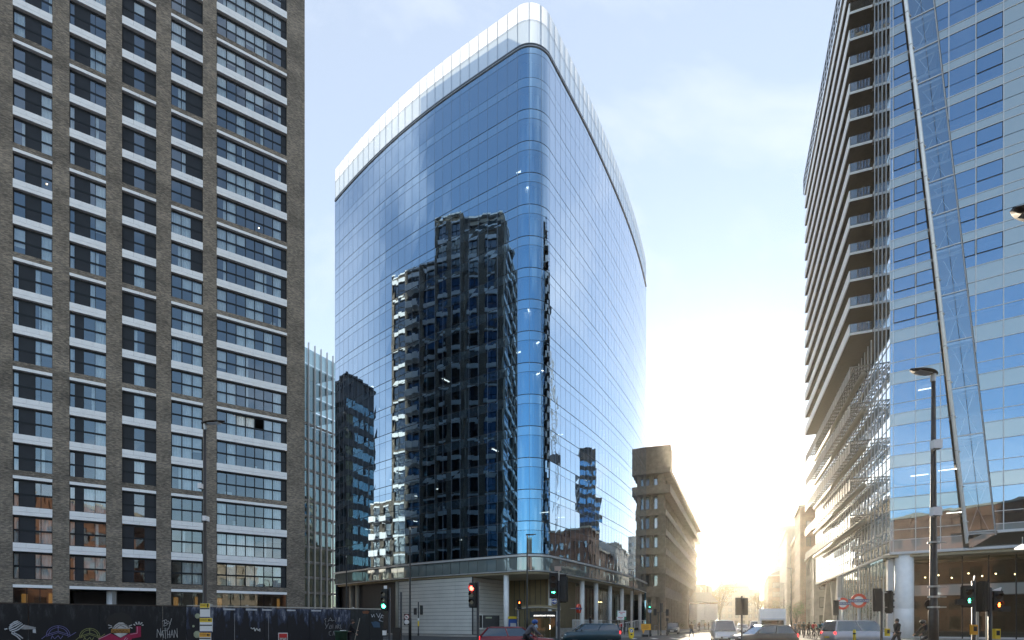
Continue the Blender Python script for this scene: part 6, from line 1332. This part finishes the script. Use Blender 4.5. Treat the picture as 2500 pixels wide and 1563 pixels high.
# ------------------------------------------------------------------ trees and planting
def tree(label, loc, H, Rc, seed, leaf='leaf', n=2600, z0=.3, name='tree', shape=(1, 1, 1.0)):
    r = random.Random(seed); t = thing(name, label, 'tree', loc, 0, 'trees at the end of the street' if name == 'tree' else None)
    mb = MB(True); ends = []; h0 = H * z0
    mb.tube((0, 0, 0), (0, 0, h0), H * .028, H * .02, 10)
    for k in range(8):
        a = 2 * PI * k / 8 + r.uniform(-.3, .3); u = r.uniform(.5, .95); e = Vector((math.cos(a) * Rc * u * .7, math.sin(a) * Rc * u * .7, h0 + (H - h0) * r.uniform(.35, .85)))
        m = Vector((e.x * .4, e.y * .4, h0 + (e.z - h0) * .55)); mb.tube((0, 0, h0 * .92), m, H * .014, H * .009, 7); mb.tube(m, e, H * .009, H * .003, 6); ends.append(e); ends.append((m + e) / 2 + Vector((r.uniform(-1, 1), r.uniform(-1, 1), r.uniform(0, 1))) * Rc * .3)
    mb.tube((0, 0, h0), (0, 0, H * .85), H * .018, H * .004, 8); ends.append(Vector((0, 0, H * .88)))
    mb.build('trunk', M['bark'], t)
    lf = MB()
    for i in range(n):
        c = r.choice(ends); d = Vector((r.gauss(0, 1), r.gauss(0, 1), r.gauss(0, .8))) * Rc * .2; p = c + d; s = r.uniform(.10, .22) * (H / 12)
        a = Vector((r.gauss(0, 1), r.gauss(0, 1), r.gauss(0, 1))).normalized(); b = a.orthogonal().normalized()
        lf.add([p - a * s, p + b * s * .6, p + a * s, p - b * s * .6], [(0, 1, 2, 3)])
    lf.build('crown', M[leaf], t, kind='stuff'); return t
tree('broad backlit autumn tree left of the far street end', (PX(1757, 165), 165, 0), 14.5, 5.2, 1)
tree('golden autumn tree behind the white house', (PX(1722, 178), 178, 0), 12.5, 4.2, 2)
tree('slender autumn tree right of the domed building', (PX(1852, 190), 190, 0), 13, 3.2, 3, n=1800)
tree('low golden tree beside the right terrace', (PX(1893, 150), 150, 0), 8.5, 3.6, 4, n=1800)
tree('leafy tree on the right pavement behind the cyclists', (PX(1944, 88), 88, .12), 5.2, 1.7, 5, 'leafg', 1500)
def shrub(label, loc, H, W, seed, leaf='leafg', pot=True):
    r = random.Random(seed); t = thing('potted_plant' if pot else 'shrub', label, 'plant', loc)
    if pot: mb = MB(True); mb.lathe([(W * .3, 0), (W * .4, .3)], (0, 0, 0), 12); mb.build('pot', M['concrete'], t)
    lf = MB(); st = MB(); z0 = .3 if pot else 0
    for i in range(9):
        e = Vector((r.uniform(-W, W) * .5, r.uniform(-W, W) * .5, z0 + H * r.uniform(.5, 1))); st.tube((0, 0, z0), e, .012, .006, 4)
        for _ in range(22):
            p = e + Vector((r.gauss(0, .12), r.gauss(0, .12), r.gauss(-.05, .16))) * W; a = Vector((r.gauss(0, 1), r.gauss(0, 1), r.gauss(0, 1))).normalized(); b = a.orthogonal().normalized(); s = .07; lf.add([p - a * s, p + b * s * .5, p + a * s, p - b * s * .5], [(0, 1, 2, 3)])
    st.build('stem', M['bark'], t); lf.build('foliage', M[leaf], t, kind='stuff')
shrub('bushy green shrub beside the black taxi', (PX(1658, 88), 88, .12), 1.6, 1.4, 1, pot=False)
q = RG.p(46.3 - 8.3, 1.7, 34.1 + 3 * 5 + .02); shrub('leafy plant on a balcony with trailing green stems', q, 1.5, 1.3, 2)
q = RG.p(46.3 - 7.5, .8, 34.1 + 3 * 5 + .02); shrub('small plant behind the glass screen of the same balcony', q, 1.1, .7, 3)
q = RG.p(46.3 - 7.4, 1.2, 34.1 + 3 * 11 + .02); shrub('row of low plants on the upper balcony edge', q, .7, 1.5, 4)
# tower crane mirrored in the blue tower
o = thing('tower_crane', 'lattice tower crane mirrored in the right face of the blue tower', 'crane', (118, 140, 0))
mb = MB(); 
def lattice(a, b, w):
    a = Vector(a); b = Vector(b); d = (b - a).normalized(); u = d.orthogonal().normalized() * w; v = d.cross(u); n = int((b - a).length / (2 * w)); cs = (u + v, u - v, -u - v, v - u)
    for c in cs: mb.tube(a + c, b + c, .12, None, 4)
    for i in range(n):
        p = a + (b - a) * (i / n); q = a + (b - a) * ((i + 1) / n)
        for k in range(4): mb.tube(p + cs[k], q + cs[(k + 1) % 4], .07, None, 3)
lattice((0, 0, 0), (0, 0, 62), .9); mb.build('mast', M['white2'], o); mb = MB(); lattice((0, 0, 62), (-14, -12, 92), .7); mb.build('jib', M['white2'], o); mb = MB(); mb.box(-1.5, 1.5, -1.5, 1.5, 60, 63); mb.build('cab', M['dkwall'], o)
